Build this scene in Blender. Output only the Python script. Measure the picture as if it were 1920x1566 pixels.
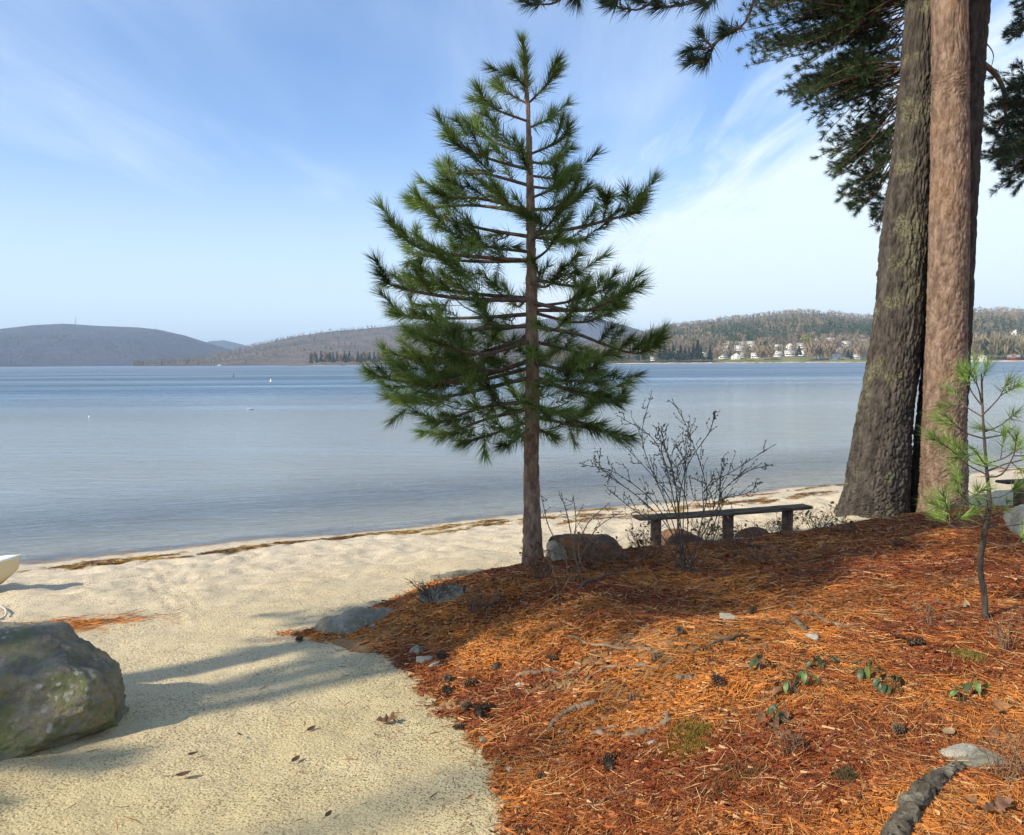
import bpy, math, random
import numpy as np
from mathutils import Vector, Matrix

# ------------------------------------------------------------------ camera, sky, sun, exposure
for _o in list(bpy.data.objects):
    bpy.data.objects.remove(_o)
SC = bpy.context.scene
COL = SC.collection
RAD = math.radians
rng = np.random.default_rng(11)
random.seed(5)

FPX, W0, H0 = 1480.0, 1920.0, 1566.0
PITCH, ROLL, CAMZ = RAD(3.94), RAD(-0.36), 2.6
CAMR = Matrix.Rotation(math.pi / 2 - PITCH, 3, 'X') @ Matrix.Rotation(ROLL, 3, 'Z')
cam_d = bpy.data.cameras.new('camera')
cam_d.sensor_width = 36.0
cam_d.lens = 36.0 * FPX / W0
cam_d.clip_start, cam_d.clip_end = 0.05, 60000.0
cam = bpy.data.objects.new('camera', cam_d)
COL.objects.link(cam)
cam.matrix_world = Matrix.Translation((0, 0, CAMZ)) @ CAMR.to_4x4()
SC.camera = cam

SUN_AZ = np.array([0.86, 0.51])          # direction the light travels over the ground
SUN_AZ = SUN_AZ / np.linalg.norm(SUN_AZ)
SUN_EL = RAD(35)
sun_d = bpy.data.lights.new('sun', 'SUN')
sun_d.energy = 5.0
sun_d.angle = RAD(0.55)
sun_d.color = (1.0, 0.90, 0.72)
sun = bpy.data.objects.new('sun', sun_d)
COL.objects.link(sun)
sun.rotation_euler = Vector((SUN_AZ[0] * math.cos(SUN_EL), SUN_AZ[1] * math.cos(SUN_EL), -math.sin(SUN_EL))).to_track_quat('-Z', 'Y').to_euler()

SC.view_settings.view_transform = 'Standard'
SC.view_settings.look = 'None'
SC.view_settings.exposure = 0.32
SC.view_settings.gamma = 1.0
SC.cycles.max_bounces = 4
SC.cycles.diffuse_bounces = 2
SC.cycles.glossy_bounces = 2
SC.cycles.transparent_max_bounces = 12
SC.cycles.volume_bounces = 0
SC.cycles.use_denoising = True
SC.cycles.sample_clamp_indirect = 6.0


class NT:
    """small node-tree helper"""
    def __init__(s, tree):
        s.t = tree
        s.t.nodes.clear()

    def n(s, typ, **kw):
        nd = s.t.nodes.new(typ)
        for k, v in kw.items():
            if k.startswith('p_'):
                setattr(nd, k[2:], v)
            else:
                key = int(k[1:]) if k[0] == 'i' and k[1:].isdigit() else k.replace('_', ' ')
                sock = nd.inputs[key]
                if hasattr(v, 'is_linked') or isinstance(v, bpy.types.NodeSocket):
                    s.t.links.new(v, sock)
                else:
                    if isinstance(v, (tuple, list)) and len(v) == 3 and sock.type == 'RGBA':
                        v = (*v, 1)
                    sock.default_value = v
        return nd

    def math(s, op, a, b=0.0, c=None, clamp=False):
        kw = dict(i0=a, i1=b)
        if c is not None:
            kw['i2'] = c
        return s.n('ShaderNodeMath', p_operation=op, p_use_clamp=clamp, **kw).outputs[0]

    def ramp(s, x, lo, hi, a=0.0, b=1.0):
        nd = s.n('ShaderNodeMapRange', p_interpolation_type='SMOOTHSTEP', Value=x)
        nd.inputs['From Min'].default_value = lo
        nd.inputs['From Max'].default_value = hi
        nd.inputs['To Min'].default_value = a
        nd.inputs['To Max'].default_value = b
        return nd.outputs[0]

    def mix(s, f, a, b, mode='MIX'):
        nd = s.t.nodes.new('ShaderNodeMix')
        nd.data_type = 'RGBA'
        nd.blend_type = mode
        for i, v in ((0, f), (6, a), (7, b)):
            if isinstance(v, bpy.types.NodeSocket):
                s.t.links.new(v, nd.inputs[i])
            else:
                nd.inputs[i].default_value = (*v, 1) if isinstance(v, (tuple, list)) and len(v) == 3 else v
        return nd.outputs[2]

    def vec(s, v, loc=(0, 0, 0), rot=(0, 0, 0), scale=(1, 1, 1)):
        nd = s.n('ShaderNodeMapping', Vector=v)
        nd.inputs['Location'].default_value = loc
        nd.inputs['Rotation'].default_value = rot
        nd.inputs['Scale'].default_value = scale
        return nd.outputs[0]

    def noise(s, v, scale, detail=4, rough=0.55, dist=0.0):
        return s.n('ShaderNodeTexNoise', Vector=v, Scale=float(scale), Detail=float(detail), Roughness=rough, Distortion=dist).outputs[0]

    def link(s, a, b):
        s.t.links.new(a, b)


world = bpy.data.worlds.new('World')
SC.world = world
world.use_nodes = True
g = NT(world.node_tree)
sky = g.n('ShaderNodeTexSky', p_sky_type='NISHITA', p_sun_disc=False, p_sun_elevation=SUN_EL,
          p_sun_rotation=math.atan2(-SUN_AZ[0], -SUN_AZ[1]), p_altitude=150.0,
          p_air_density=1.0, p_dust_density=0.6, p_ozone_density=2.2)
tc = g.n('ShaderNodeTexCoord').outputs['Generated']
sep = g.n('ShaderNodeSeparateXYZ', Vector=tc)
zc = g.math('MAXIMUM', sep.outputs[2], 0.045)
pxs, pys = g.math('DIVIDE', sep.outputs[0], zc), g.math('DIVIDE', sep.outputs[1], zc)
pp = g.n('ShaderNodeCombineXYZ', X=pxs, Y=pys, Z=0.0).outputs[0]
streak = g.noise(g.vec(pp, rot=(0, 0, RAD(11)), scale=(2.2, 0.42, 1)), 1.6, 7, 0.62, 0.6)
soft = g.noise(g.vec(pp, loc=(3.1, 1.7, 0), rot=(0, 0, RAD(11)), scale=(0.9, 0.28, 1)), 1.0, 3, 0.5)
# a bank of thin high cloud to the right, its edge running away from the viewer
s_line = g.math('ADD', g.math('MULTIPLY', g.math('SUBTRACT', pxs, 0.20), 0.98), g.math('MULTIPLY', g.math('SUBTRACT', pys, 5.9), 0.19))
s_line = g.math('ADD', s_line, g.math('MULTIPLY', g.math('SUBTRACT', streak, 0.5), 2.3))
bank = g.ramp(s_line, -0.25, 1.15, 0.0, 0.93)
thin = g.math('MULTIPLY', g.ramp(soft, 0.36, 0.70, 0.10, 0.85), g.ramp(streak, 0.25, 0.8, 0.35, 0.75))
low = g.ramp(sep.outputs[2], 0.015, 0.30, 0.88, 0.03)
cover = g.math('MAXIMUM', g.math('MAXIMUM', bank, thin), low, clamp=True)
skyc = g.n('ShaderNodeVectorMath', p_operation='MULTIPLY', i0=sky.outputs[0], i1=(0.131, 0.151, 0.180)).outputs[0]
cl = g.mix(cover, skyc, g.mix(bank, (0.69, 0.82, 0.95), (0.80, 0.90, 0.97)))
bg = g.n('ShaderNodeBackground', Color=cl, Strength=1.0)
out = g.n('ShaderNodeOutputWorld')
g.link(bg.outputs[0], out.inputs[0])


# ------------------------------------------------------------------ geometry helpers
def ray(px, py):
    v = CAMR @ Vector(((px - W0 / 2) / FPX, -(py - H0 / 2) / FPX, -1.0))
    return np.array(v)


def at(px, py, y):
    """point seen at a photograph pixel, on the vertical plane y metres in front"""
    r = ray(px, py)
    return np.array([0, 0, CAMZ]) + r * (y / r[1])


def sstep(a, b, x):
    t = np.clip((np.asarray(x, float) - a) / (b - a), 0, 1)
    return t * t * (3 - 2 * t)


def _hash(i, j, k, seed):
    h = (i.astype(np.int64) * 374761393 + j.astype(np.int64) * 668265263 + k.astype(np.int64) * 2147483647 + seed * 974711) & 0xFFFFFFFF
    h = ((h ^ (h >> 13)) * 1274126177) & 0xFFFFFFFF
    h = ((h ^ (h >> 16)) * 2246822519) & 0xFFFFFFFF
    return ((h ^ (h >> 15)) & 0xFFFFFF) / float(0x7FFFFF) - 1.0


def vnoise(x, y, z=0.0, seed=0):
    x, y, z = np.broadcast_arrays(np.asarray(x, float), np.asarray(y, float), np.asarray(z, float))
    xi, yi, zi = np.floor(x), np.floor(y), np.floor(z)
    u, v, w = x - xi, y - yi, z - zi
    u, v, w = u * u * (3 - 2 * u), v * v * (3 - 2 * v), w * w * (3 - 2 * w)
    r = 0
    for a in (0, 1):
        for b in (0, 1):
            for c in (0, 1):
                r = r + _hash(xi + a, yi + b, zi + c, seed) * (u if a else 1 - u) * (v if b else 1 - v) * (w if c else 1 - w)
    return r


def fbm(x, y, z=0.0, octv=4, seed=0, gain=0.5):
    r, a, f = 0, 1.0, 1.0
    for o in range(octv):
        r = r + a * vnoise(np.asarray(x) * f, np.asarray(y) * f, np.asarray(z) * f, seed + o * 17)
        a *= gain
        f *= 2.03
    return r


def mesh_of(name, V, faces, cols=None, smooth=False, attrs=None):
    """faces: list of (n,k) integer arrays"""
    V = np.asarray(V, np.float32).reshape(-1, 3)
    me = bpy.data.meshes.new(name)
    me.vertices.add(len(V))
    me.vertices.foreach_set('co', V.ravel())
    faces = [np.asarray(f, np.int32) for f in faces if len(f)]
    loops = np.concatenate([f.ravel() for f in faces])
    starts, o = [], 0
    for f in faces:
        starts.append(o + np.arange(len(f)) * f.shape[1])
        o += f.size
    starts = np.concatenate(starts).astype(np.int32)
    me.loops.add(len(loops))
    me.loops.foreach_set('vertex_index', loops)
    me.polygons.add(len(starts))
    me.polygons.foreach_set('loop_start', starts)
    if smooth:
        me.polygons.foreach_set('use_smooth', np.ones(len(starts), bool))
    if cols is not None:
        c = np.ones((len(V), 4), np.float32)
        c[:, :3] = cols
        a = me.color_attributes.new('col', 'FLOAT_COLOR', 'POINT')
        a.data.foreach_set('color', c.ravel())
    for k, arr in (attrs or {}).items():
        a = me.attributes.new(k, 'FLOAT', 'POINT')
        a.data.foreach_set('value', np.asarray(arr, np.float32).ravel())
    me.update(calc_edges=True)
    return me


class Geo:
    """collects pieces of ONE mesh"""
    def __init__(s):
        s.V, s.F, s.C, s.n = [], [], [], 0

    def add(s, V, F, col=None):
        V = np.asarray(V, float).reshape(-1, 3)
        for f in (F if isinstance(F, list) else [F]):
            f = np.asarray(f, np.int64)
            if len(f):
                s.F.append(f + s.n)
        s.V.append(V)
        if col is not None:
            s.C.append(np.broadcast_to(np.asarray(col, float), (len(V), 3)))
        s.n += len(V)

    def mesh(s, name, smooth=False):
        k = {}
        for f in s.F:
            k.setdefault(f.shape[1], []).append(f)
        C = np.concatenate(s.C) if s.C and sum(len(c) for c in s.C) == s.n else None
        return mesh_of(name, np.concatenate(s.V), [np.concatenate(v) for v in k.values()], C, smooth)


def obj(name, me, mat=None, parent=None, loc=None):
    o = bpy.data.objects.new(name, me)
    COL.objects.link(o)
    if mat is not None and me is not None and not me.materials:
        me.materials.append(mat)
    if parent is not None:
        o.parent = parent
    if loc is not None:
        o.location = [float(c) for c in loc]
    return o


def tag(o, label, cat, group=None, kind=None):
    o['label'] = label
    o['category'] = cat
    if group:
        o['group'] = group
    if kind:
        o['kind'] = kind
    return o


def thing(name, label, cat, loc=(0, 0, 0), group=None):
    return tag(obj(name, None, loc=loc), label, cat, group)


def struct(o):
    o['kind'] = 'structure'
    return o


def unit(v):
    v = np.asarray(v, float)
    return v / np.maximum(np.linalg.norm(v, axis=-1, keepdims=True), 1e-9)


def spline(P, n):
    P = np.asarray(P, float)
    if len(P) == 2:
        t = np.linspace(0, 1, n)[:, None]
        return P[0] * (1 - t) + P[1] * t
    Q = np.vstack([2 * P[0] - P[1], P, 2 * P[-1] - P[-2]])
    u = np.linspace(0, len(P) - 1 - 1e-6, n)
    i = u.astype(int)
    f = (u - i)[:, None]
    a, b, c, d = Q[i], Q[i + 1], Q[i + 2], Q[i + 3]
    return 0.5 * (2 * b + (c - a) * f + (2 * a - 5 * b + 4 * c - d) * f ** 2 + (3 * b - a - 3 * c + d) * f ** 3)


def tube(P, R, k=6, cap=True):
    P = np.asarray(P, float)
    n = len(P)
    R = np.broadcast_to(np.asarray(R, float), (n,))
    T = unit(np.gradient(P, axis=0))
    up = np.array([0, 0, 1.0]) if abs(T[0][2]) < 0.9 else np.array([1.0, 0, 0])
    A = unit(np.cross(T, up))
    B = np.cross(T, A)
    an = np.linspace(0, 2 * math.pi, k, endpoint=False)
    V = P[:, None] + R[:, None, None] * (np.cos(an)[None, :, None] * A[:, None] + np.sin(an)[None, :, None] * B[:, None])
    i, j = np.meshgrid(np.arange(n - 1), np.arange(k), indexing='ij')
    j2 = (j + 1) % k
    F = np.stack([i * k + j, i * k + j2, (i + 1) * k + j2, (i + 1) * k + j], -1).reshape(-1, 4)
    V = V.reshape(-1, 3)
    Fs = [F]
    if cap:
        V = np.vstack([V, P[0], P[-1]])
        jj = np.arange(k)
        Fs.append(np.concatenate([np.stack([np.full(k, n * k), (jj + 1) % k, jj], -1),
                                  np.stack([np.full(k, n * k + 1), (n - 1) * k + jj, (n - 1) * k + (jj + 1) % k], -1)]))
    return V, Fs


def box_pts(lo, hi):
    lo, hi = np.asarray(lo, float), np.asarray(hi, float)
    V = np.array([[x, y, z] for x in (0, 1) for y in (0, 1) for z in (0, 1)], float) * (hi - lo) + lo
    F = np.array([[0, 1, 3, 2], [4, 6, 7, 5], [0, 4, 5, 1], [2, 3, 7, 6], [0, 2, 6, 4], [1, 5, 7, 3]])
    return V, F


def grid_faces(n, m):
    i, j = np.meshgrid(np.arange(n - 1), np.arange(m - 1), indexing='ij')
    return np.stack([i * m + j, (i + 1) * m + j, (i + 1) * m + j + 1, i * m + j + 1], -1).reshape(-1, 4)


_ico = {}


def ico(level):
    if level in _ico:
        return _ico[level]
    p = (1 + 5 ** 0.5) / 2
    V = [(-1, p, 0), (1, p, 0), (-1, -p, 0), (1, -p, 0), (0, -1, p), (0, 1, p), (0, -1, -p), (0, 1, -p), (p, 0, -1), (p, 0, 1), (-p, 0, -1), (-p, 0, 1)]
    F = [(0, 11, 5), (0, 5, 1), (0, 1, 7), (0, 7, 10), (0, 10, 11), (1, 5, 9), (5, 11, 4), (11, 10, 2), (10, 7, 6), (7, 1, 8), (3, 9, 4), (3, 4, 2), (3, 2, 6), (3, 6, 8), (3, 8, 9), (4, 9, 5), (2, 4, 11), (6, 2, 10), (8, 6, 7), (9, 8, 1)]
    V = [np.array(v) / np.linalg.norm(v) for v in V]
    for _ in range(level):
        cache, F2 = {}, []
        def mid(a, b):
            k = (min(a, b), max(a, b))
            if k not in cache:
                m = V[a] + V[b]
                V.append(m / np.linalg.norm(m))
                cache[k] = len(V) - 1
            return cache[k]
        for a, b, c in F:
            x, y, z = mid(a, b), mid(b, c), mid(c, a)
            F2 += [(a, x, z), (b, y, x), (c, z, y), (x, y, z)]
        F = F2
    _ico[level] = (np.array(V), np.array(F))
    return _ico[level]


# ------------------------------------------------------------------ materials
def new_mat(name):
    m = bpy.data.materials.new(name)
    m.use_nodes = True
    return m, NT(m.node_tree)


def finish(m, t, color, rough=0.8, bump=None, strength=0.4, dist=0.02, spec=0.3, extra=None):
    kw = dict(Base_Color=color, Roughness=rough)
    b = t.n('ShaderNodeBsdfPrincipled', **kw)
    b.inputs['Specular IOR Level'].default_value = spec
    if bump is not None:
        bn = t.n('ShaderNodeBump', Height=bump, Strength=strength, Distance=dist)
        t.link(bn.outputs[0], b.inputs['Normal'])
    o = t.n('ShaderNodeOutputMaterial')
    t.link(b.outputs[0], o.inputs[0])
    return m


def pos(t):
    return t.n('ShaderNodeNewGeometry').outputs['Position']


def ocoord(t):
    return t.n('ShaderNodeTexCoord').outputs['Object']


def mat_simple(name, c1, c2, scale=8.0, rough=0.8, bscale=40.0, bstr=0.4, bdist=0.01, spec=0.3, stretch=(1, 1, 1)):
    m, t = new_mat(name)
    p = t.vec(ocoord(t), scale=stretch)
    f = t.ramp(t.noise(p, scale, 5), 0.32, 0.68)
    return finish(m, t, t.mix(f, c1, c2), rough, t.noise(p, bscale, 4), bstr, bdist, spec)


def mat_col(name, rough=0.6, spec=0.3, trans=0.0, jitter=0.0):
    """colour from the mesh's own colour attribute (what each leaf, needle or tree is)"""
    m, t = new_mat(name)
    c = t.n('ShaderNodeAttribute', p_attribute_name='col').outputs['Color']
    if jitter:
        nz = t.noise(pos(t), jitter, 2)
        c = t.mix(1.0, c, t.n('ShaderNodeCombineXYZ', X=t.ramp(nz, 0.3, 0.7, 0.75, 1.25), Y=t.ramp(nz, 0.3, 0.7, 0.75, 1.25), Z=t.ramp(nz, 0.3, 0.7, 0.75, 1.25)).outputs[0], 'MULTIPLY')
    b = t.n('ShaderNodeBsdfPrincipled', Base_Color=c, Roughness=rough)
    b.inputs['Specular IOR Level'].default_value = spec
    o = t.n('ShaderNodeOutputMaterial')
    if trans:
        tr = t.n('ShaderNodeBsdfTranslucent', Color=c)
        mx = t.n('ShaderNodeMixShader', i0=trans, i1=b.outputs[0], i2=tr.outputs[0])
        t.link(mx.outputs[0], o.inputs[0])
    else:
        t.link(b.outputs[0], o.inputs[0])
    return m


def mat_sand():
    m, t = new_mat('sand')
    p = pos(t)
    z = t.n('ShaderNodeSeparateXYZ', Vector=p).outputs[2]
    big = t.noise(p, 0.55, 4)
    c = t.mix(t.ramp(big, 0.35, 0.68), (0.57, 0.450, 0.230), (0.62, 0.505, 0.290))
    c = t.mix(t.ramp(z, 0.85, 0.25), c, (0.645, 0.545, 0.395))
    mott = t.noise(p, 9.0, 5, 0.7)
    c = t.mix(t.ramp(mott, 0.5, 0.78, 0, 0.45), c, (0.36, 0.27, 0.15))
    # dark mineral grains and crumbs of bark
    grain = t.n('ShaderNodeTexVoronoi', Vector=p, Scale=85.0).outputs['Distance']
    sel = t.n('ShaderNodeTexVoronoi', Vector=p, Scale=85.0).outputs['Color']
    gsel = t.math('GREATER_THAN', t.n('ShaderNodeSeparateColor', Color=sel).outputs[0], 0.42)
    gz = t.math('MULTIPLY', t.ramp(grain, 0.50, 0.30), gsel)
    gz = t.math('MULTIPLY', gz, t.ramp(t.noise(p, 2.3, 4), 0.3, 0.62, 0.25, 0.85))
    c = t.mix(gz, c, (0.10, 0.068, 0.025))
    # wet sand by the water line
    wz = t.math('ADD', z, t.math('MULTIPLY', t.math('SUBTRACT', t.noise(p, 3.0, 3), 0.5), 0.02))
    wet = t.math('MULTIPLY', t.ramp(wz, 0.075, 0.02), t.ramp(wz, -0.06, -0.005))
    c = t.mix(t.math('MULTIPLY', wet, 0.8), c, (0.135, 0.085, 0.05))
    ro = t.ramp(wet, 0, 1, 0.9, 0.35)
    h1 = t.noise(p, 55.0, 5, 0.7)
    h2 = t.noise(p, 7.0, 5, 0.6)
    pit = t.ramp(t.n('ShaderNodeTexVoronoi', Vector=p, Scale=48.0).outputs['Distance'], 0.0, 0.5)
    hh = t.math('ADD', t.math('MULTIPLY', h1, 0.62), t.math('ADD', t.math('MULTIPLY', h2, 0.7), t.math('MULTIPLY', pit, 0.16)))
    return finish(m, t, c, ro, hh, 1.0, 0.021, 0.25)


def mat_bed():
    """humus and sand under the fallen needles"""
    m, t = new_mat('needle_bed')
    p = pos(t)
    bare = t.n('ShaderNodeAttribute', p_attribute_name='bare').outputs['Fac']
    f = t.noise(p, 30.0, 5, 0.7)
    c = t.mix(t.ramp(f, 0.35, 0.7), (0.13, 0.048, 0.018), (0.40, 0.140, 0.038))
    c = t.mix(t.ramp(t.noise(p, 2.5, 4), 0.4, 0.7, 0, 0.7), c, (0.44, 0.19, 0.06))
    c = t.mix(t.math('MULTIPLY', bare, 0.8), c, (0.48, 0.32, 0.15))
    fib = t.noise(t.vec(p, rot=(0, 0, 0.5), scale=(1, 9, 1)), 22, 4, 0.75)
    fib2 = t.noise(t.vec(p, rot=(0, 0, -0.9), scale=(1, 9, 1)), 20, 4, 0.75)
    c = t.mix(t.ramp(fib, 0.54, 0.66, 0, 0.75), c, (0.56, 0.22, 0.06))
    c = t.mix(t.ramp(fib2, 0.55, 0.66, 0, 0.75), c, (0.16, 0.05, 0.02))
    return finish(m, t, c, 0.85, t.math('ADD', fib, t.noise(p, 12, 4)), 1.0, 0.02, 0.2)


def mat_bark(name, c1, c2, lich=None, lscale=3.0, lamt=0.6, vs=0.35, bs=26.0, bd=0.012):
    m, t = new_mat(name)
    p = pos(t)
    v = t.vec(p, scale=(1, 1, vs))
    f = t.noise(v, 14.0, 6, 0.7)
    c = t.mix(t.ramp(f, 0.34, 0.7), c1, c2)
    if lich:
        l = t.math('MULTIPLY', t.ramp(t.noise(p, lscale, 3), 0.53, 0.66), t.ramp(t.noise(p, 40, 4, 0.7), 0.42, 0.6))
        c = t.mix(t.math('MULTIPLY', l, lamt), c, lich)
    hgt = t.math('ADD', t.noise(v, bs, 6, 0.75, 0.6), t.math('MULTIPLY', t.noise(p, 110, 3), 0.35))
    return finish(m, t, c, 0.9, hgt, 1.0, bd, 0.15)


def mat_rock(name, c1, c2, lich, lich2=None, moss=None, mossamt=0.0):
    m, t = new_mat(name)
    p = pos(t)
    c = t.mix(t.ramp(t.noise(p, 7, 6, 0.65), 0.35, 0.66), c1, c2)
    c = t.mix(t.math('MULTIPLY', t.ramp(t.noise(p, 90, 3), 0.55, 0.72), 0.5), c, (0.08, 0.075, 0.07))
    if moss:
        up = t.n('ShaderNodeSeparateXYZ', Vector=t.n('ShaderNodeNewGeometry').outputs['Normal']).outputs[1]
        mm = t.math('MULTIPLY', t.ramp(t.noise(p, 5.5, 6, 0.75, 0.4), 0.42, 0.62), t.ramp(up, 0.15, -0.45))
        c = t.mix(t.math('MULTIPLY', mm, mossamt), c, moss)
    vl = t.n('ShaderNodeTexVoronoi', Vector=t.vec(p, scale=(1, 1.0, 1)), Scale=24.0, Randomness=1.0)
    spot = t.math('ADD', vl.outputs['Distance'], t.math('MULTIPLY', t.math('SUBTRACT', t.noise(p, 26, 4, 0.7), 0.5), 0.9))
    lm = t.math('MULTIPLY', t.ramp(spot, 0.40, 0.28), t.ramp(t.noise(p, 3.2, 3), 0.45, 0.6))
    c = t.mix(t.math('MULTIPLY', lm, 0.75), c, lich)
    if lich2:
        l2 = t.math('MULTIPLY', t.ramp(t.noise(t.vec(p, loc=(7, 3, 1)), 6, 6, 0.7), 0.52, 0.64), 0.8)
        c = t.mix(l2, c, lich2)
    h = t.math('ADD', t.noise(p, 24, 7, 0.72), t.math('MULTIPLY', t.noise(p, 120, 3), 0.3))
    return finish(m, t, c, 0.88, h, 1.0, 0.02, 0.2)


def mat_water():
    m, t = new_mat('lake_water')
    p = pos(t)
    dep = t.n('ShaderNodeAttribute', p_attribute_name='depth').outputs['Fac']
    off = t.n('ShaderNodeAttribute', p_attribute_name='offshore').outputs['Fac']
    q = t.vec(p, rot=(0, 0, RAD(-20)), scale=(1, 1, 1))
    w1 = t.noise(t.vec(q, scale=(0.55, 2.6, 1)), 2.2, 3, 0.55, 0.9)
    w2 = t.noise(t.vec(p, rot=(0, 0, RAD(6)), scale=(0.4, 1.7, 1)), 1.1, 3, 0.5, 0.6)
    w3 = t.noise(t.vec(q, scale=(1.0, 2.0, 1)), 9.0, 3, 0.6)
    patch = t.noise(t.vec(p, scale=(0.006, 0.045, 1)), 1.0, 4, 0.6)
    wind = t.math('MULTIPLY', t.ramp(off, 10, 110, 0.62, 1.0), t.ramp(patch, 0.34, 0.62, 0.35, 1.15))
    far = t.ramp(off, 20, 220, 0.0, 1.0)
    hgt = t.math('ADD', t.math('MULTIPLY', w1, 0.5), t.math('ADD', t.math('MULTIPLY', w2, 0.9), t.math('MULTIPLY', w3, 0.10)))
    chop = t.noise(t.vec(p, scale=(0.35, 1.0, 1)), 0.55, 3, 0.6)
    hgt = t.math('ADD', hgt, t.math('MULTIPLY', chop, t.math('MULTIPLY', far, 3.0)))
    bn = t.n('ShaderNodeBump', Height=hgt, Strength=1.0, Distance=t.math('MULTIPLY', wind, 0.20))
    nc = t.n('ShaderNodeTexNoise', Vector=t.vec(p, scale=(0.5, 1.6, 1)), Scale=1.3, Detail=4.0, Roughness=0.65).outputs['Color']
    sl = t.n('ShaderNodeVectorMath', p_operation='SUBTRACT', i0=nc, i1=(0.5, 0.5, 0.5)).outputs[0]
    amp = t.math('MULTIPLY', t.ramp(t.math('ADD', off, t.math('MULTIPLY', t.math('SUBTRACT', patch, 0.5), 160.0)), 30, 150, 0.10, 0.55), t.ramp(patch, 0.34, 0.62, 0.7, 1.15))
    sl = t.n('ShaderNodeVectorMath', p_operation='MULTIPLY', i0=sl, i1=t.n('ShaderNodeCombineXYZ', X=t.math('MULTIPLY', amp, 0.5), Y=t.math('MULTIPLY', amp, 1.0), Z=0.0).outputs[0]).outputs[0]
    nn = t.n('ShaderNodeVectorMath', p_operation='ADD', i0=bn.outputs[0], i1=sl).outputs[0]
    nn = t.n('ShaderNodeVectorMath', p_operation='NORMALIZE', i0=nn).outputs[0]
    windy = t.ramp(t.math('ADD', off, t.math('MULTIPLY', t.math('SUBTRACT', patch, 0.5), 150.0)), 45, 130)
    cosi = t.math('ABSOLUTE', t.n('ShaderNodeVectorMath', p_operation='DOT_PRODUCT', i0=nn, i1=t.n('ShaderNodeNewGeometry').outputs['Incoming']).outputs['Value'])
    fr = t.math('ADD', 0.02, t.math('MULTIPLY', 0.98, t.math('POWER', t.math('SUBTRACT', 1.0, cosi, clamp=True), 5.0)))
    fr = t.math('MULTIPLY', fr, t.ramp(windy, 0, 1, 1.0, 0.58))
    gl = t.n('ShaderNodeBsdfGlossy', Color=(0.96, 0.98, 1.0), Roughness=t.ramp(windy, 0, 1, 0.12, 0.48), Normal=nn)
    deep = t.n('ShaderNodeBsdfDiffuse', Color=t.mix(t.ramp(dep, 1.5, 7.0), (0.285, 0.305, 0.275), (0.05, 0.105, 0.155)), Normal=bn.outputs[0])
    trn = t.n('ShaderNodeBsdfTransparent', Color=(0.70, 0.74, 0.72))
    body = t.n('ShaderNodeMixShader', i0=t.ramp(dep, 0.0, 0.8, 0.08, 1.0), i1=trn.outputs[0], i2=deep.outputs[0])
    mx = t.n('ShaderNodeMixShader', i0=fr, i1=body.outputs[0], i2=gl.outputs[0])
    o = t.n('ShaderNodeOutputMaterial')
    t.link(mx.outputs[0], o.inputs[0])
    return m


def mat_forest(name, bare, conifer, tan, scale, green=0.5):
    """a hillside under leafless wood with patches of pines, too far to tell trees apart"""
    m, t = new_mat(name)
    p = pos(t)
    a = t.noise(p, scale, 6, 0.62)
    b = t.noise(t.vec(p, loc=(900, 40, 7)), scale * 0.35, 4, 0.55)
    c = t.mix(t.ramp(a, 0.35, 0.65), bare, tan)
    k = t.math('ADD', t.math('MULTIPLY', b, 0.6), t.math('MULTIPLY', t.noise(p, scale * 4, 3), 0.4))
    c = t.mix(t.ramp(k, 0.62 - 0.2 * green, 0.66 - 0.12 * green, 0, 0.85), c, conifer)
    c = t.mix(t.ramp(t.noise(p, scale * 9, 3, 0.7), 0.42, 0.62, 0, 0.5), c, tuple(x * 0.5 for x in bare))
    return finish(m, t, c, 0.95, t.noise(p, scale * 6, 4, 0.7), 1.0, 0.05 / scale, 0.0)


M_SAND, M_BED, M_WATER = mat_sand(), mat_bed(), mat_water()
M_NEEDLE = mat_col('pine_needle', 0.45, 0.35, 0.25)
M_LITTER = mat_col('fallen_needle', 0.7, 0.25, 0.1)
M_LEAF = mat_col('leaf', 0.45, 0.4, 0.25, jitter=60)
M_FARTREE = mat_col('distant_tree', 0.9, 0.0)
M_TWIG = mat_simple('twig', (0.065, 0.047, 0.036), (0.13, 0.098, 0.078), 20, 0.85)
M_DRYTWIG = mat_simple('dry_twig', (0.13, 0.07, 0.04), (0.26, 0.16, 0.09), 20, 0.85)
M_BRANCH = mat_simple('pine_branch', (0.075, 0.05, 0.035), (0.17, 0.11, 0.075), 18, 0.9)
M_BARK_OAK = mat_bark('furrowed_bark', (0.036, 0.030, 0.025), (0.112, 0.094, 0.077), (0.27, 0.265, 0.13), 2.6, 0.5, 0.25, 20, 0.018)
M_BARK_RED = mat_bark('scaly_red_bark', (0.115, 0.072, 0.050), (0.31, 0.215, 0.155), (0.36, 0.21, 0.10), 2.2, 0.4, 0.4, 24, 0.014)
M_BARK_DARK = mat_bark('dark_bark', (0.035, 0.028, 0.023), (0.085, 0.068, 0.052), None, vs=0.3)
M_BARK_YOUNG = mat_bark('young_pine_bark', (0.15, 0.09, 0.06), (0.36, 0.245, 0.165), None, vs=0.6, bs=38, bd=0.008)
M_BOULDER = mat_rock('boulder_stone', (0.15, 0.135, 0.10), (0.31, 0.27, 0.19), (0.40, 0.40, 0.34), (0.28, 0.22, 0.11), (0.15, 0.17, 0.055), 0.85)
M_STONE = mat_rock('grey_stone', (0.20, 0.18, 0.125), (0.33, 0.30, 0.22), (0.38, 0.37, 0.28), (0.22, 0.21, 0.13))
M_PALE = mat_rock('pale_stone', (0.34, 0.30, 0.22), (0.50, 0.45, 0.35), (0.46, 0.44, 0.36))
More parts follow.
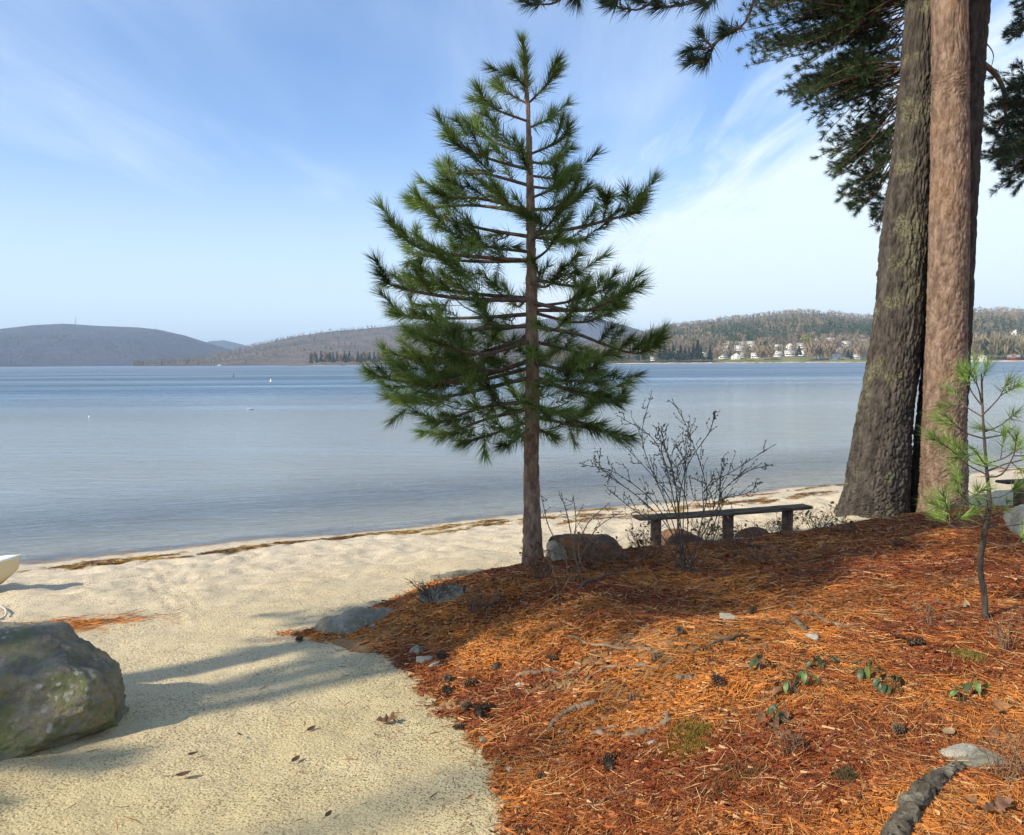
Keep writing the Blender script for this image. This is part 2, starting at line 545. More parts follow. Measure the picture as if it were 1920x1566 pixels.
M_DUFFROCK = mat_rock('needle_covered_stone', (0.10, 0.06, 0.04), (0.20, 0.10, 0.05), (0.22, 0.20, 0.16), (0.26, 0.11, 0.04))
M_PLANK = mat_simple('weathered_plank', (0.055, 0.043, 0.032), (0.17, 0.135, 0.10), 6, 0.95, 40, 0.7, 0.01, 0.05, (0.6, 9, 9))
M_POST = mat_simple('weathered_post', (0.07, 0.045, 0.035), (0.16, 0.10, 0.075), 6, 0.85, 40, 0.7, 0.01, 0.2, (9, 9, 0.8))
M_ROOT = mat_simple('root_wood', (0.10, 0.068, 0.042), (0.30, 0.21, 0.13), 14, 0.85, 60, 0.8, 0.01, 0.2)
M_GREYROOT = mat_bark('grey_root_bark', (0.10, 0.082, 0.058), (0.27, 0.235, 0.175), (0.36, 0.34, 0.25), 14.0, 0.6, 1.0, 40, 0.02)
M_CONE = mat_simple('pine_cone', (0.075, 0.048, 0.032), (0.19, 0.125, 0.08), 30, 0.8)

# ------------------------------------------------------------------ the shore: heights
SH = math.hypot(1, 0.46)


def inland(x, y):
    return (13.3 + 0.46 * x - y) / SH


def sand_base(x, y):
    d = inland(x, y)
    return np.where(d > 0, 1.2 * (1 - np.exp(-np.maximum(d, 0) / 8.0)), np.maximum(0.10 * d, -9.0))


def seek(px, py, hf, t0=1.2, t1=60.0, n=3000):
    r = ray(px, py)
    t = np.linspace(t0, t1, n)
    P = np.array([0, 0, CAMZ]) + t[:, None] * (r / r[1])
    dz = P[:, 2] - hf(P[:, 0], P[:, 1])
    i = int(np.argmax(dz < 0))
    if dz[i] >= 0:
        i = n - 1
    a = dz[i - 1] / max(dz[i - 1] - dz[i], 1e-9)
    return P[i - 1] * (1 - a) + P[i] * a


EDGE = [seek(px, py, sand_base)[:2] for px, py in
        [(945, 1566), (952, 1500), (915, 1430), (868, 1370), (805, 1300), (752, 1245), (640, 1208), (530, 1191),
         (605, 1183), (712, 1135), (790, 1098), (890, 1076), (975, 1064)]]
EDGE += [np.array(p) for p in [(0.35, 8.25), (1.0, 8.1), (2.0, 8.3), (3.2, 8.75), (4.5, 9.1), (6, 9.7), (10, 11.5), (22, 17),
                               (40, 20), (40, -25), (2, -25), (0.5, -6), (0.25, -1), (0.1, 1.4)]]
EDGE = np.array(EDGE)


def mound_sd(x, y):
    """signed distance to the edge of the needle-covered bank, positive inside"""
    x, y = np.asarray(x, float), np.asarray(y, float)
    best = np.full(x.shape, 1e9)
    inside = np.zeros(x.shape, bool)
    n = len(EDGE)
    for i in range(n):
        a, b = EDGE[i], EDGE[(i + 1) % n]
        d = b - a
        t = np.clip(((x - a[0]) * d[0] + (y - a[1]) * d[1]) / max(d @ d, 1e-9), 0, 1)
        best = np.minimum(best, np.hypot(x - a[0] - t * d[0], y - a[1] - t * d[1]))
        c = (a[1] > y) != (b[1] > y)
        xx = a[0] + (y - a[1]) * d[0] / (d[1] if abs(d[1]) > 1e-9 else 1e-9)
        inside ^= c & (x < xx)
    return np.where(inside, best, -best)


GROOVES = []


def ground_h(x, y, fine=False):
    x, y = np.asarray(x, float), np.asarray(y, float)
    z = sand_base(x, y)
    sd = mound_sd(x, y)
    amp = 0.30 + 0.10 * sstep(1.5, 4.5, x)
    z = z + amp * sstep(0.0, 1.35, sd) + 0.05 * fbm(x * 0.8, y * 0.8, 0, 3, 7) * sstep(0.2, 1.5, sd)
    z = z + 0.025 * fbm(x * 0.5, y * 0.5, 0, 3, 3)
    if fine:
        out = sstep(0.2, -0.2, sd)
        d = inland(x, y)
        tram = sstep(0.8, 1.8, d) * sstep(6.0, 3.5, d)
        # trampled, dimpled sand near the water; gentle ripples raked towards the viewer
        z = z + out * (0.010 * fbm(x * 5, y * 5, 0, 3, 23) + 0.030 * tram * (fbm(x * 4.2, y * 4.2, 0, 2, 31)) + 0.006 * fbm(x * 1.2 - y * 0.6, y * 9 - x * 4.0, 0, 2, 41))
        for a, b in GROOVES:
            dd = b - a
            L = np.linalg.norm(dd)
            u = ((x - a[0]) * dd[0] + (y - a[1]) * dd[1]) / (L * L)
            v = ((x - a[0]) * dd[1] - (y - a[1]) * dd[0]) / L + 0.015 * np.sin(u * 9)
            k = sstep(-0.03, 0.05, u) * sstep(1.03, 0.9, u)
            z = z + k * (-0.015 * np.exp(-(v / 0.020) ** 2) + 0.005 * np.exp(-((np.abs(v) - 0.04) / 0.02) ** 2)) * (0.8 + 0.2 * np.sin(u * 31))
    return z


def gp(px, py):
    p = seek(px, py, ground_h)
    return p


for a, b in [((262, 1062), (352, 1185)), ((285, 1056), (388, 1190)), ((302, 1056), (388, 1160)), ((398, 1058), (352, 1112)), ((372, 1056), (338, 1100))]:
    GROOVES.append((seek(*a, sand_base)[:2], seek(*b, sand_base)[:2]))


def axis_lines(lo, hi, flo, fhi, fine, grow=1.22):
    mid = list(np.arange(flo, fhi + 1e-6, fine))
    a, s, left = flo, fine, []
    while a > lo:
        s *= grow
        a -= s
        left.append(a)
    a, s, right = mid[-1], fine, []
    while a < hi:
        s *= grow
        a += s
        right.append(a)
    return np.array(left[::-1] + mid + right)


xs = axis_lines(-400, 400, -6.6, 6.2, 0.036)
ys = axis_lines(-300, 120, 2.2, 13.4, 0.033)
X, Y = np.meshgrid(xs, ys, indexing='ij')
Zs = ground_h(X, Y, True)
sd0 = mound_sd(X, Y)
Zs = Zs - 0.04 * sstep(0.05, 0.5, sd0)
beach = obj('beach', mesh_of('beach', np.stack([X, Y, Zs], -1), [grid_faces(len(xs), len(ys))], smooth=True), M_SAND)
struct(beach)


def bare_f(x, y):
    """where the fallen needles lie thin and sand shows"""
    n = fbm(x * 1.1 + 3, y * 1.5, 0, 3, 51) + 0.35 * fbm(x * 4, y * 5, 0, 2, 57)
    return sstep(0.50, 1.05, n + 0.35 * fbm(x * 13, y * 13, 0, 2, 58))


def bed_h(x, y):
    x, y = np.asarray(x, float), np.asarray(y, float)
    sd = mound_sd(x, y) + 0.07 * fbm(x * 5, y * 5, 0, 3, 61)
    b = ground_h(x, y) + np.clip(sd * 0.5, -0.06, 0.03) + 0.02 * fbm(x * 4, y * 4, 0, 3, 71) * sstep(0, 0.4, sd) - 0.012
    return np.where(sd > 0.0, b, ground_h(x, y))


xs2 = axis_lines(-2.2, 40, -2.1, 6.6, 0.04)
ys2 = axis_lines(-24, 20, 1.2, 9.6, 0.04)
X2, Y2 = np.meshgrid(xs2, ys2, indexing='ij')
sd2 = mound_sd(X2, Y2) + 0.07 * fbm(X2 * 5, Y2 * 5, 0, 3, 61)
Z2 = ground_h(X2, Y2) + np.clip(sd2 * 0.5, -0.06, 0.03) + 0.02 * fbm(X2 * 4, Y2 * 4, 0, 3, 71) * sstep(0, 0.4, sd2) - 0.012
keep = sd2 > -0.1
Fb = grid_faces(len(xs2), len(ys2))
Fb = Fb[keep.ravel()[Fb].all(1)]
used = np.unique(Fb)
rem = np.full(X2.size, -1)
rem[used] = np.arange(len(used))
bed = obj('ground_of_pine_duff', mesh_of('ground_of_pine_duff', np.stack([X2, Y2, Z2], -1).reshape(-1, 3)[used], [rem[Fb]], smooth=True,
                                         attrs={'bare': bare_f(X2, Y2).ravel()[used]}), M_BED)
struct(bed)

# ------------------------------------------------------------------ the lake
dv = np.array([2.0, 1.0, 0.5, 0.2, 0.0, -0.3, -0.7, -1.2, -2, -3.5, -6, -10, -18, -35, -70, -150, -300, -700, -1600, -4000, -8000, -12000])
sv = np.array([-13000, -5000, -1500, -500, -150, -50, -20, -8, 0, 8, 20, 50, 150, 500, 1500, 5000, 13000.])
D, S = np.meshgrid(dv, sv, indexing='ij')
nrm, tng = np.array([0.46, -1.0]) / SH, np.array([1, 0.46]) / SH
SHORE0 = np.array([0, 13.3])
LX = SHORE0[0] + D * nrm[0] + S * tng[0]
LY = SHORE0[1] + D * nrm[1] + S * tng[1]
lake = obj('lake', mesh_of('lake', np.stack([LX, LY, np.zeros_like(LX)], -1), [grid_faces(len(dv), len(sv))[:, ::-1]], smooth=True,
                           attrs={'depth': np.maximum(-D * 0.1, 0), 'offshore': np.maximum(-D, 0)}), M_WATER)
struct(lake)


# ------------------------------------------------------------------ far shores
class Hill:
    def __init__(s, prof, r0, r1, power=0.9, seed=1, rough=0.05):
        R = [ray(px, py) for px, py in prof]
        s.az = np.array([math.atan2(r[0], r[1]) for r in R])
        s.top = np.array([r[2] / math.hypot(r[0], r[1]) for r in R]) * r1 + CAMZ
        s.top = s.top * (0.93 if r0 == 1220 else 1.0)
        s.r0, s.r1, s.pw, s.seed, s.rough = r0, r1, power, seed, rough

    def z(s, az, r):
        top = np.interp(az, s.az, s.top)
        t = np.clip((r - s.r0) / (s.r1 - s.r0), -0.2, 1)
        up = np.where(t > 0, np.maximum(t, 0) ** s.pw, t * 0.2)
        zz = top * up
        zz = zz * np.where(r > s.r1, np.exp(-((r - s.r1) / (0.7 * s.r1)) ** 2), 1.0)
        x, y = r * np.sin(az), r * np.cos(az)
        k = s.r1 / 14.0
        e = s.rough * top * fbm(x / k, y / k, 0, 4, s.seed)
        return zz + e * np.clip(t * (1.0 - t) * 4, 0, 1) * 0.9 + 0.4 * (t > 0)

    def build(s, name, mat, na=220, nr=60):
        az = np.linspace(s.az[0], s.az[-1], na)
        r = np.concatenate([np.linspace(s.r0 - 0.02 * s.r1, s.r1, nr), s.r1 * np.array([1.06, 1.2, 1.5])])
        A, Rr = np.meshgrid(az, r, indexing='ij')
        zz = s.z(A, Rr)
        V = np.stack([Rr * np.sin(A), Rr * np.cos(A), zz], -1)
        return struct(obj(name, mesh_of(name, V, [grid_faces(len(az), len(r))], smooth=True), mat))

    def hit(s, px, py):
        q = ray(px, py)
        az, el = math.atan2(q[0], q[1]), q[2] / math.hypot(q[0], q[1])
        r = np.linspace(s.r0, s.r1, 1200)
        dz = CAMZ + el * r - s.z(np.full_like(r, az), r)
        i = int(np.argmax(dz < 0)) if (dz < 0).any() else len(r) - 1
        return np.array([r[i] * math.sin(az), r[i] * math.cos(az), float(s.z(np.array([az]), np.array([r[i]]))[0])])


F_FAR = mat_forest('haze_blue_hill_wood', (0.070, 0.068, 0.100), (0.045, 0.058, 0.065), (0.095, 0.085, 0.110), 0.0022, 0.2)  # blue of the distance haze painted into the wood colours
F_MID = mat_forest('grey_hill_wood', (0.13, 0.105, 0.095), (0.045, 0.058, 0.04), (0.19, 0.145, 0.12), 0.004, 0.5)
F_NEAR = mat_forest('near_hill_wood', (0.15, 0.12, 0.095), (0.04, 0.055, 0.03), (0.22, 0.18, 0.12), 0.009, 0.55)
h_dist = Hill([(300, 684), (360, 655), (392, 640), (420, 638), (450, 645), (490, 655), (560, 684)], 7600, 8600, 0.9, 3)
h_left = Hill([(-900, 684), (-600, 650), (-300, 632), (-150, 628), (0, 617), (60, 610), (120, 607), (180, 611), (260, 614), (300, 619), (345, 629), (390, 643), (430, 655), (520, 671), (640, 684)], 4000, 6300, 0.8, 5, 0.12)
h_back = Hill([(820, 680), (900, 640), (980, 606), (1040, 595), (1085, 590), (1120, 597), (1160, 607), (1200, 619), (1260, 640), (1400, 678)], 4800, 5900, 0.85, 9)
h_mid = Hill([(250, 685), (330, 679), (400, 668), (450, 655), (500, 643), (560, 630), (620, 622), (680, 617), (740, 611), (800, 606), (860, 605), (920, 607), (980, 613), (1050, 627), (1130, 648), (1250, 676)], 2500, 4300, 0.85, 13)
h_right = Hill([(1020, 676), (1100, 650), (1170, 634), (1210, 622), (1260, 608), (1330, 598), (1400, 590), (1450, 584), (1500, 580), (1550, 583), (1600, 589), (1640, 592), (1720, 590), (1820, 579), (1870, 577), (1920, 579), (2000, 585), (2200, 590), (2600, 600), (3200, 640)], 1220, 3000, 0.92, 21, 0.04)
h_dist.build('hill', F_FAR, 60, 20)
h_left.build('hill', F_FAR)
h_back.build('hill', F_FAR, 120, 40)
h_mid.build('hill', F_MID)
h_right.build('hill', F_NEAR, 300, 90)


def tree_tris(kind, n, h, r):
    """slivers that make one distant tree: bare twigs, or drooping conifer boughs"""
    u = rng.random(n)
    an = rng.random(n) * 2 * math.pi
    o = np.stack([np.cos(an), np.sin(an)], -1)
    if kind == 'bare':
        z0 = h * (0.22 + 0.5 * u)
        L = h * (0.2 + 0.25 * rng.random(n))
        rad = r * (0.45 + 0.75 * rng.random(n)) * np.sqrt(np.clip(1 - (u - 0.4) ** 2 * 2, 0.1, 1))
        b = np.concatenate([o * (rng.random((n, 1)) * r * 0.45), z0[:, None]], 1)
        tip = np.concatenate([o * rad[:, None], (z0 + L)[:, None]], 1)
        w = h * 0.035
    else:
        z0 = h * (0.12 + 0.86 * u)
        rad = r * (1.06 - u) * (0.6 + 0.5 * rng.random(n))
        b = np.concatenate([np.zeros((n, 2)), z0[:, None]], 1)
        tip = np.concatenate([o * rad[:, None], (z0 - h * 0.05 + h * 0.03 * rng.random(n))[:, None]], 1)
        w = h * 0.085
    s = unit(np.cross(tip - b, rng.normal(size=(n, 3)))) * w
    mid = b * 0.45 + tip * 0.55
    V = np.stack([b, mid + s, tip, mid - s], 1).reshape(-1, 3)
    F = np.arange(4 * n).reshape(-1, 4)
    return V, F


def wood(name, hill, count, rlo, rhi, azlo, azhi, per, size, conf=0.45, avoid=None, label=''):
    haze_tint = np.array([0.48, 0.46, 0.70]) if hill is h_left else np.array([0.85, 0.82, 0.85]) if hill is h_mid else np.ones(3)  # distance haze put into the leafless trees' colour, bluest on the long hill
    G = Geo()
    protos = {k: [tree_tris(k, per, 1.0, 0.34 if k == 'bare' else 0.24) for _ in range(8)] for k in ('bare', 'conifer')}
    az = azlo + (azhi - azlo) * rng.random(count)
    rr = np.sqrt(rlo ** 2 + (rhi ** 2 - rlo ** 2) * rng.random(count))
    xx, yy = rr * np.sin(az), rr * np.cos(az)
    zz = hill.z(az, rr)
    k = hill.r1 / 18
    cn = fbm(xx / k, yy / k, 0, 3, 77) * 0.6 + rng.random(count)
    hue = fbm(xx / k * 1.7, yy / k * 1.7, 0, 3, 99)
    for i in range(count):
        if avoid is not None and avoid(xx[i], yy[i]):
            continue
        c = cn[i] < conf
        V, F = protos['conifer' if c else 'bare'][int(rng.integers(8))]
        s = size * (0.7 + 0.6 * rng.random()) * (1.15 if c else 1.0)
        j = 0.75 + 0.5 * rng.random()
        if c:
            col = np.array([0.055, 0.080, 0.036]) * j
        else:
            q = float(np.clip(0.5 + hue[i], 0, 1)) * 0.6 + 0.4 * rng.random()
            col = (np.array([0.19, 0.145, 0.12]) * (1 - q) + np.array([0.29, 0.225, 0.14]) * q) * j * haze_tint
        wd = 1.0 + 0.4 * rng.random()
        G.add(V * np.array([s * wd, s * wd, s]) + np.array([xx[i], yy[i], zz[i] - 0.3]), F, col)
    o = obj(name, G.mesh(name), M_FARTREE)
    o['kind'] = 'stuff'
    o['label'] = label
    o['category'] = 'forest'
    return o


def azpx(px):
    q = ray(px, 680)
    return math.atan2(q[0], q[1])


# houses of the far village: photograph position of the foot of each front wall, width in photo pixels
HOUSES = [(1365, 648, 15), (1390, 649, 14), (1408, 648, 14), (1361, 658, 16), (1386, 657, 18), (1411, 655, 14), (1355, 673, 14), (1380, 674, 17),
          (1417, 671, 16), (1395, 670, 13), (1460, 654, 12), (1480, 655, 17), (1502, 652, 15), (1457, 668, 17), (1480, 667, 17), (1507, 667, 19),
          (1557, 642, 16), (1586, 648, 14), (1549, 662, 18), (1574, 661, 11), (1565, 675, 18), (1606, 673, 14), (1620, 645, 14), (1539, 674, 10),
          (1322, 656, 10), (1320, 668, 9), (1224, 676, 9), (1506, 641, 9), (1531, 643, 9), (1818, 676, 12), (1904, 629, 14), (1842, 677, 12), (1902, 676, 18)]
HP = [h_right.hit(px, py) for px, py, w in HOUSES]
HPA = np.array(HP)


def near_house(x, y):
    # keep trees off the houses and off the line from the water side to them
    p = np.array([x, y])
    d = HPA[:, :2] - p
    f = HPA[:, :2] / np.linalg.norm(HPA[:, :2], axis=1, keepdims=True)
    along = (d * f).sum(1)
    side = np.abs(d[:, 0] * f[:, 1] - d[:, 1] * f[:, 0])
    return bool(((along > -9) & (along < 55) & (side < 7.0)).any())


def lawn_zone(x, y):
    az, r = math.atan2(x, y), math.hypot(x, y)
    if r < 1275 and azpx(1335) < az < azpx(1660):
        return True
    if azpx(1890) < az < azpx(1990) and 1430 < r < 1640:
        return True
    return near_house(x, y)


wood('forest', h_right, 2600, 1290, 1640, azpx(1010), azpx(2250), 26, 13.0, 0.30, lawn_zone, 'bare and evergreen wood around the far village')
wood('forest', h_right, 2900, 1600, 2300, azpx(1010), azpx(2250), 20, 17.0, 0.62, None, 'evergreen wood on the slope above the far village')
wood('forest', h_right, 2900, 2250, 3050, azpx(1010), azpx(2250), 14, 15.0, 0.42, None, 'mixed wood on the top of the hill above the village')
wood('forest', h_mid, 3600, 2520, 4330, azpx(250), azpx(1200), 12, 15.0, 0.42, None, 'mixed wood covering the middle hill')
wood('forest', h_left, 3400, 4020, 5800, azpx(-160), azpx(600), 10, 17.0, 0.32, None, 'leafless wood covering the long haze-blue hill')

# lawn in front of the village, and the field by the barn
M_LAWN = mat_simple('lawn_grass', (0.12, 0.145, 0.045), (0.22, 0.20, 0.09), 0.03, 0.95, 0.4, 0.3, 0.3, 0.1)
M_FIELD = mat_simple('field_grass', (0.11, 0.17, 0.04), (0.16, 0.20, 0.06), 0.03, 0.95, 0.4, 0.3, 0.3, 0.1)
M_STRAND = mat_simple('pale_strand', (0.40, 0.36, 0.30), (0.58, 0.52, 0.44), 0.05, 0.95, 0.4, 0.3, 0.3, 0.1)


def patch(name, hill, a0, a1, ra, rb, mat, lift, wob):
    az = np.linspace(a0, a1, 90)
    A, T = np.meshgrid(az, np.linspace(0, 1, 8), indexing='ij')
    k = fbm(az * 260, az * 0, 0, 3, 5)
    R_ = ra + wob * 0.3 * k[:, None] + (rb - ra + wob * k[:, None]) * T
    V = np.stack([R_ * np.sin(A), R_ * np.cos(A), hill.z(A, R_) + lift], -1)
    return struct(obj(name, mesh_of(name, V, [grid_faces(*A.shape)], smooth=True), mat))


patch('lawn', h_right, azpx(1335), azpx(1668), 1224, 1282, M_LAWN, 0.5, 12)
patch('field', h_right, azpx(1893), azpx(2010), 1450, 1640, M_FIELD, 0.6, 12)
patch('shore_strand', h_right, azpx(1100), azpx(2100), 1208, 1227, M_STRAND, 0.45, 4)
patch('shore_strand', h_mid, azpx(560), azpx(760), 2462, 2506, M_STRAND, 0.45, 6)

# ------------------------------------------------------------------ far village
M_WHITE = mat_simple('white_clapboard', (0.70, 0.68, 0.62), (0.78, 0.76, 0.70), 0.3, 0.7, 2, 0.1, 0.02)
M_CREAM = mat_simple('cream_clapboard', (0.62, 0.56, 0.42), (0.70, 0.64, 0.50), 0.3, 0.7, 2, 0.1, 0.02)
M_GREYW = mat_simple('grey_clapboard', (0.42, 0.41, 0.38), (0.52, 0.50, 0.46), 0.3, 0.7, 2, 0.1, 0.02)
M_ROOFG = mat_simple('grey_shingle', (0.24, 0.23, 0.21), (0.34, 0.32, 0.29), 0.5, 0.9, 3, 0.2, 0.05)
M_ROOFP = mat_simple('pale_shingle', (0.42, 0.40, 0.36), (0.54, 0.51, 0.46), 0.5, 0.9, 3, 0.2, 0.05)
M_GLASS = mat_simple('window_glass', (0.03, 0.035, 0.04), (0.05, 0.055, 0.06), 0.5, 0.15, 2, 0.0, 0.01, 0.5)
M_BRICK = mat_simple('red_paint', (0.22, 0.09, 0.06), (0.28, 0.12, 0.08), 0.5, 0.8, 3, 0.1, 0.02)


def gable_mesh(name, w, d, h, rise, axis):
    """walls with gables; ridge along x (axis 0) or y (axis 1)"""
    a, b = w / 2, d / 2
    V = [(-a, -b, -4), (a, -b, -4), (a, b, -4), (-a, b, -4), (-a, -b, h), (a, -b, h), (a, b, h), (-a, b, h)]
    if axis == 0:
        V += [(-a, 0, h + rise), (a, 0, h + rise)]
        Q, T = [(0, 1, 5, 4), (2, 3, 7, 6)], [(1, 2, 6, 9, 5), (3, 0, 4, 8, 7)]
    else:
        V += [(0, -b, h + rise), (0, b, h + rise)]
        Q, T = [(1, 2, 6, 5), (3, 0, 4, 7)], [(0, 1, 5, 8, 4), (2, 3, 7, 9, 6)]
    return mesh_of(name, V, [np.array(Q), np.array(T)])


def roof_mesh(name, w, d, h, rise, axis, ov=0.6, th=0.25):
    a, b = w / 2 + ov, d / 2 + ov
    V, F = [], []
    half = b if axis == 0 else a
    full = a if axis == 0 else b
    drop = h - ov * rise / (half - ov) + 0.08
    top = h + rise + 0.12
    for s in (-1, 1):
        n = len(V)
        for l in (-full, full):
            for (o, z) in ((0, top), (s * half, drop)):
                for dz in (0, th):
                    V.append((l, o, z + dz) if axis == 0 else (o, l, z + dz))
        for f in [(0, 2, 6, 4), (1, 5, 7, 3), (0, 1, 3, 2), (4, 6, 7, 5), (2, 3, 7, 6), (0, 4, 5, 1)]:
            F.append([n + i for i in f])
    return mesh_of(name, V, [np.array(F)])


def block(name, lo, hi):
    V, F = box_pts(lo, hi)
    return mesh_of(name, V, [F])


ORD = ['first', 'second', 'third', 'fourth', 'fifth', 'sixth', 'seventh', 'eighth', 'ninth', 'tenth', 'eleventh', 'twelfth', 'thirteenth', 'fourteenth', 'fifteenth', 'sixteenth', 'seventeenth', 'eighteenth', 'nineteenth', 'twentieth', 'twenty-first', 'twenty-second']
SPECIAL = {26: ('small white cottage among the shoreline pines of the far shore', M_WHITE, M_ROOFG),
           29: ('white lakeside house peeping out beside the dark leaning trunk', M_WHITE, M_ROOFG),
           30: ('white barn standing at the top of the green field', M_WHITE, M_ROOFP),
           31: ('cream gabled boathouse standing at the water edge', M_CREAM, M_ROOFP),
           32: ('low reddish lake house at the water edge near the right border', M_BRICK, M_ROOFG)}
rows = {'upper': [], 'middle': [], 'lakeside': []}
for i, (px, py, w) in enumerate(HOUSES):
    if i not in SPECIAL:
        rows['upper' if py < 651 else 'middle' if py < 664 else 'lakeside'].append((px, i))
rank = {}
for rn, lst in rows.items():
    for k, (px, i) in enumerate(sorted(lst)):
        rank[i] = (rn, ORD[k])
for i, (px, py, wpx) in enumerate(HOUSES):
    p = HP[i]
    r = math.hypot(p[0], p[1])
    w = wpx * r / FPX * 0.95
    if i in SPECIAL:
        lab, mw, mr = SPECIAL[i]
    else:
        lab = 'white gabled house, %s from the left in the %s row of the far village' % (rank[i][1], rank[i][0])
        mw = M_WHITE if i not in (0, 9, 18, 19, 22) else (M_GREYW if i in (9, 19, 22) else M_CREAM)
        mr = M_ROOFP if i % 3 else M_ROOFG
    t = thing('house' if i not in (30, 31) else ('barn' if i == 30 else 'boathouse'), lab, 'house' if i not in (30, 31) else 'barn', p, 'houses on the far shore')
    t.rotation_euler = (0, 0, -math.atan2(p[0], p[1]) + (0.25 * math.sin(i * 2.3)))
    d, h, rise = w * 0.62, 4.8, w * 0.22
    front = i % 4 == 3 or i in (30, 31)
    ax = 1 if front else 0
    if front:
        rise = w * 0.36
    obj('wall', gable_mesh('house_wall', w, d, h, rise, ax), mw, t)
    obj('roof', roof_mesh('house_roof', w, d, h, rise, ax), mr, t)
    f = -d / 2
    nwin = 4 if w > 12 else 3
    if not front:
        dm = obj('dormer', gable_mesh('house_dormer', w * 0.36, d * 0.7, h + rise * 0.35, rise * 0.75, 1), mw, t, (0, f + d * 0.35 - 0.4, 0))
        obj('dormer_roof', roof_mesh('house_dormer_roof', w * 0.36, d * 0.7, h + rise * 0.35, rise * 0.75, 1, 0.4), mr, dm)
        wd = obj('window', block('house_window', (-0.8, -0.05, 0), (0.8, 0.05, 1.5)), M_GLASS, dm, (0, -d * 0.35 - 0.04, h + 0.2))
        obj('porch_deck', block('house_deck', (-w * 0.5, f - 2.6, -2.5), (w * 0.5, f - 0.01, 0.35)), mw, t)
        obj('porch_roof', block('house_porch', (-w * 0.52, f - 2.8, 2.75), (w * 0.52, f - 0.01, 3.15)), mw, t)
        for k in range(4):
            x = (-0.48 + 0.32 * k) * w
            obj('post', block('house_post', (x - 0.12, f - 2.6, 0.36), (x + 0.12, f - 2.36, 2.74)), mw, t)
        for k in range(nwin):
            x = (-0.36 + 0.72 * k / (nwin - 1)) * w
            obj('window', block('house_window', (x - 0.75, f - 0.06, 0.9), (x + 0.75, f + 0.04, 2.5)), M_GLASS, t)
    else:
        for k in range(2):
            for z in (0.9, 4.0):
                x = (-0.22 + 0.44 * k) * w
                obj('window', block('house_window', (x - 0.7, f - 0.06, z), (x + 0.7, f + 0.04, z + 1.5)), M_GLASS, t)
        obj('door', block('house_door', (-0.6, f - 0.07, 0.1), (0.6, f + 0.04, 2.2)), M_GREYW if i != 31 else M_GREYW, t)

# single trees along the far shores that can be told apart
h_spit = Hill([(540, 685), (600, 683.2), (700, 681), (800, 680.5), (900, 681), (1000, 683.5)], 1600, 1760, 0.6, 31, 0.02)
h_spit.build('headland', F_NEAR, 60, 12)
patch('shore_strand', h_spit, azpx(575), azpx(980), 1585, 1604, M_STRAND, 0.35, 3)


def far_tree(px, py, hpx, kind, hill, lab, group, col, n=110, wide=1.0):
    p = hill.hit(px, py)
    r = math.hypot(p[0], p[1])
    h = hpx * r / FPX
    t = thing({'conifer': 'pine_tree', 'bare': 'bare_tree', 'leafy': 'leafing_tree'}[kind], lab, 'tree', p - np.array([0, 0, 0.3]), group)
    V, F = tree_tris('conifer' if kind == 'conifer' else 'bare', n, h, h * (0.22 if kind == 'conifer' else 0.34) * wide)
    if kind == 'conifer':
        V[:, 2] += h * 0.12
    if kind == 'leafy':
        m = 260
        q = unit(rng.normal(size=(m, 3))) * (rng.random((m, 1)) ** 0.4) * np.array([0.36, 0.36, 0.33]) * h + np.array([0, 0, 0.62 * h])
        e = rng.normal(size=(m, 2, 3)) * h * 0.05
        V = np.stack([q, q + e[:, 0], q + e[:, 1]], 1).reshape(-1, 3)
        F = np.arange(3 * m).reshape(-1, 3)
    G = Geo()
    cc = np.repeat((0.7 + 0.6 * rng.random(len(F))), F.shape[1])[:, None] * np.array(col)
    G.add(V, F, cc)
    obj('crown', G.mesh('far_crown'), M_FARTREE, t)
    TV, TF = tube([(0, 0, -1), (0, 0, h * 0.45), (0, 0, h * 0.9)], [h * 0.016, h * 0.011, h * 0.004], 5)
    G = Geo()
    G.add(TV, TF, (0.20, 0.17, 0.14))
    obj('trunk', G.mesh('far_trunk'), M_FARTREE, t)


DG = (0.030, 0.048, 0.026)
for k, (px, hp) in enumerate([(1196, 24), (1207, 27), (1237, 26), (1246, 32), (1255, 24), (1262, 30), (1270, 22), (1276, 30), (1284, 27), (1292, 25), (1300, 33), (1308, 38), (1314, 30), (1331, 27)]):
    far_tree(px, 680.5 - 0.3 * (k % 3), hp, 'conifer', h_right, 'dark shoreline pine, %s in the row left of the village lawn' % (ORD[k] + ' from the left'), 'pines on the far shore', DG, 120, 1.3)
for k, (px, py, hp) in enumerate([(1367, 666, 14), (1443, 668, 16), (1498, 669, 18), (1590, 674, 15), (1597, 675, 13)]):
    far_tree(px, py, hp, 'conifer', h_right, 'dark evergreen between lakeside village houses, %s in the group' % (ORD[k] + ' from the left'), 'evergreens among the village houses', DG, 120, 1.7)
for k, (px, py, hp) in enumerate([(1345, 677, 24), (1399, 678, 18), (1424, 677, 24), (1435, 676, 26), (1446, 677, 22), (1516, 677, 30), (1524, 678, 34), (1531, 677, 30), (1545, 677, 26), (1553, 678, 30), (1613, 676, 28)]):
    far_tree(px, py, hp, 'bare', h_right, 'pale leafless tree on the village lawn, %s along the water' % (ORD[k] + ' from the left'), 'leafless trees on the village lawn', (0.27, 0.20, 0.12), 90)
far_tree(1512, 653, 28, 'leafy', h_right, 'round yellow-green tree just leafing out behind the village houses', 'leafing trees on the far shore', (0.26, 0.24, 0.05), wide=1.2)
far_tree(1382, 652, 14, 'leafy', h_right, 'small yellow-green tree between the upper houses on the left', 'leafing trees on the far shore', (0.24, 0.21, 0.06))
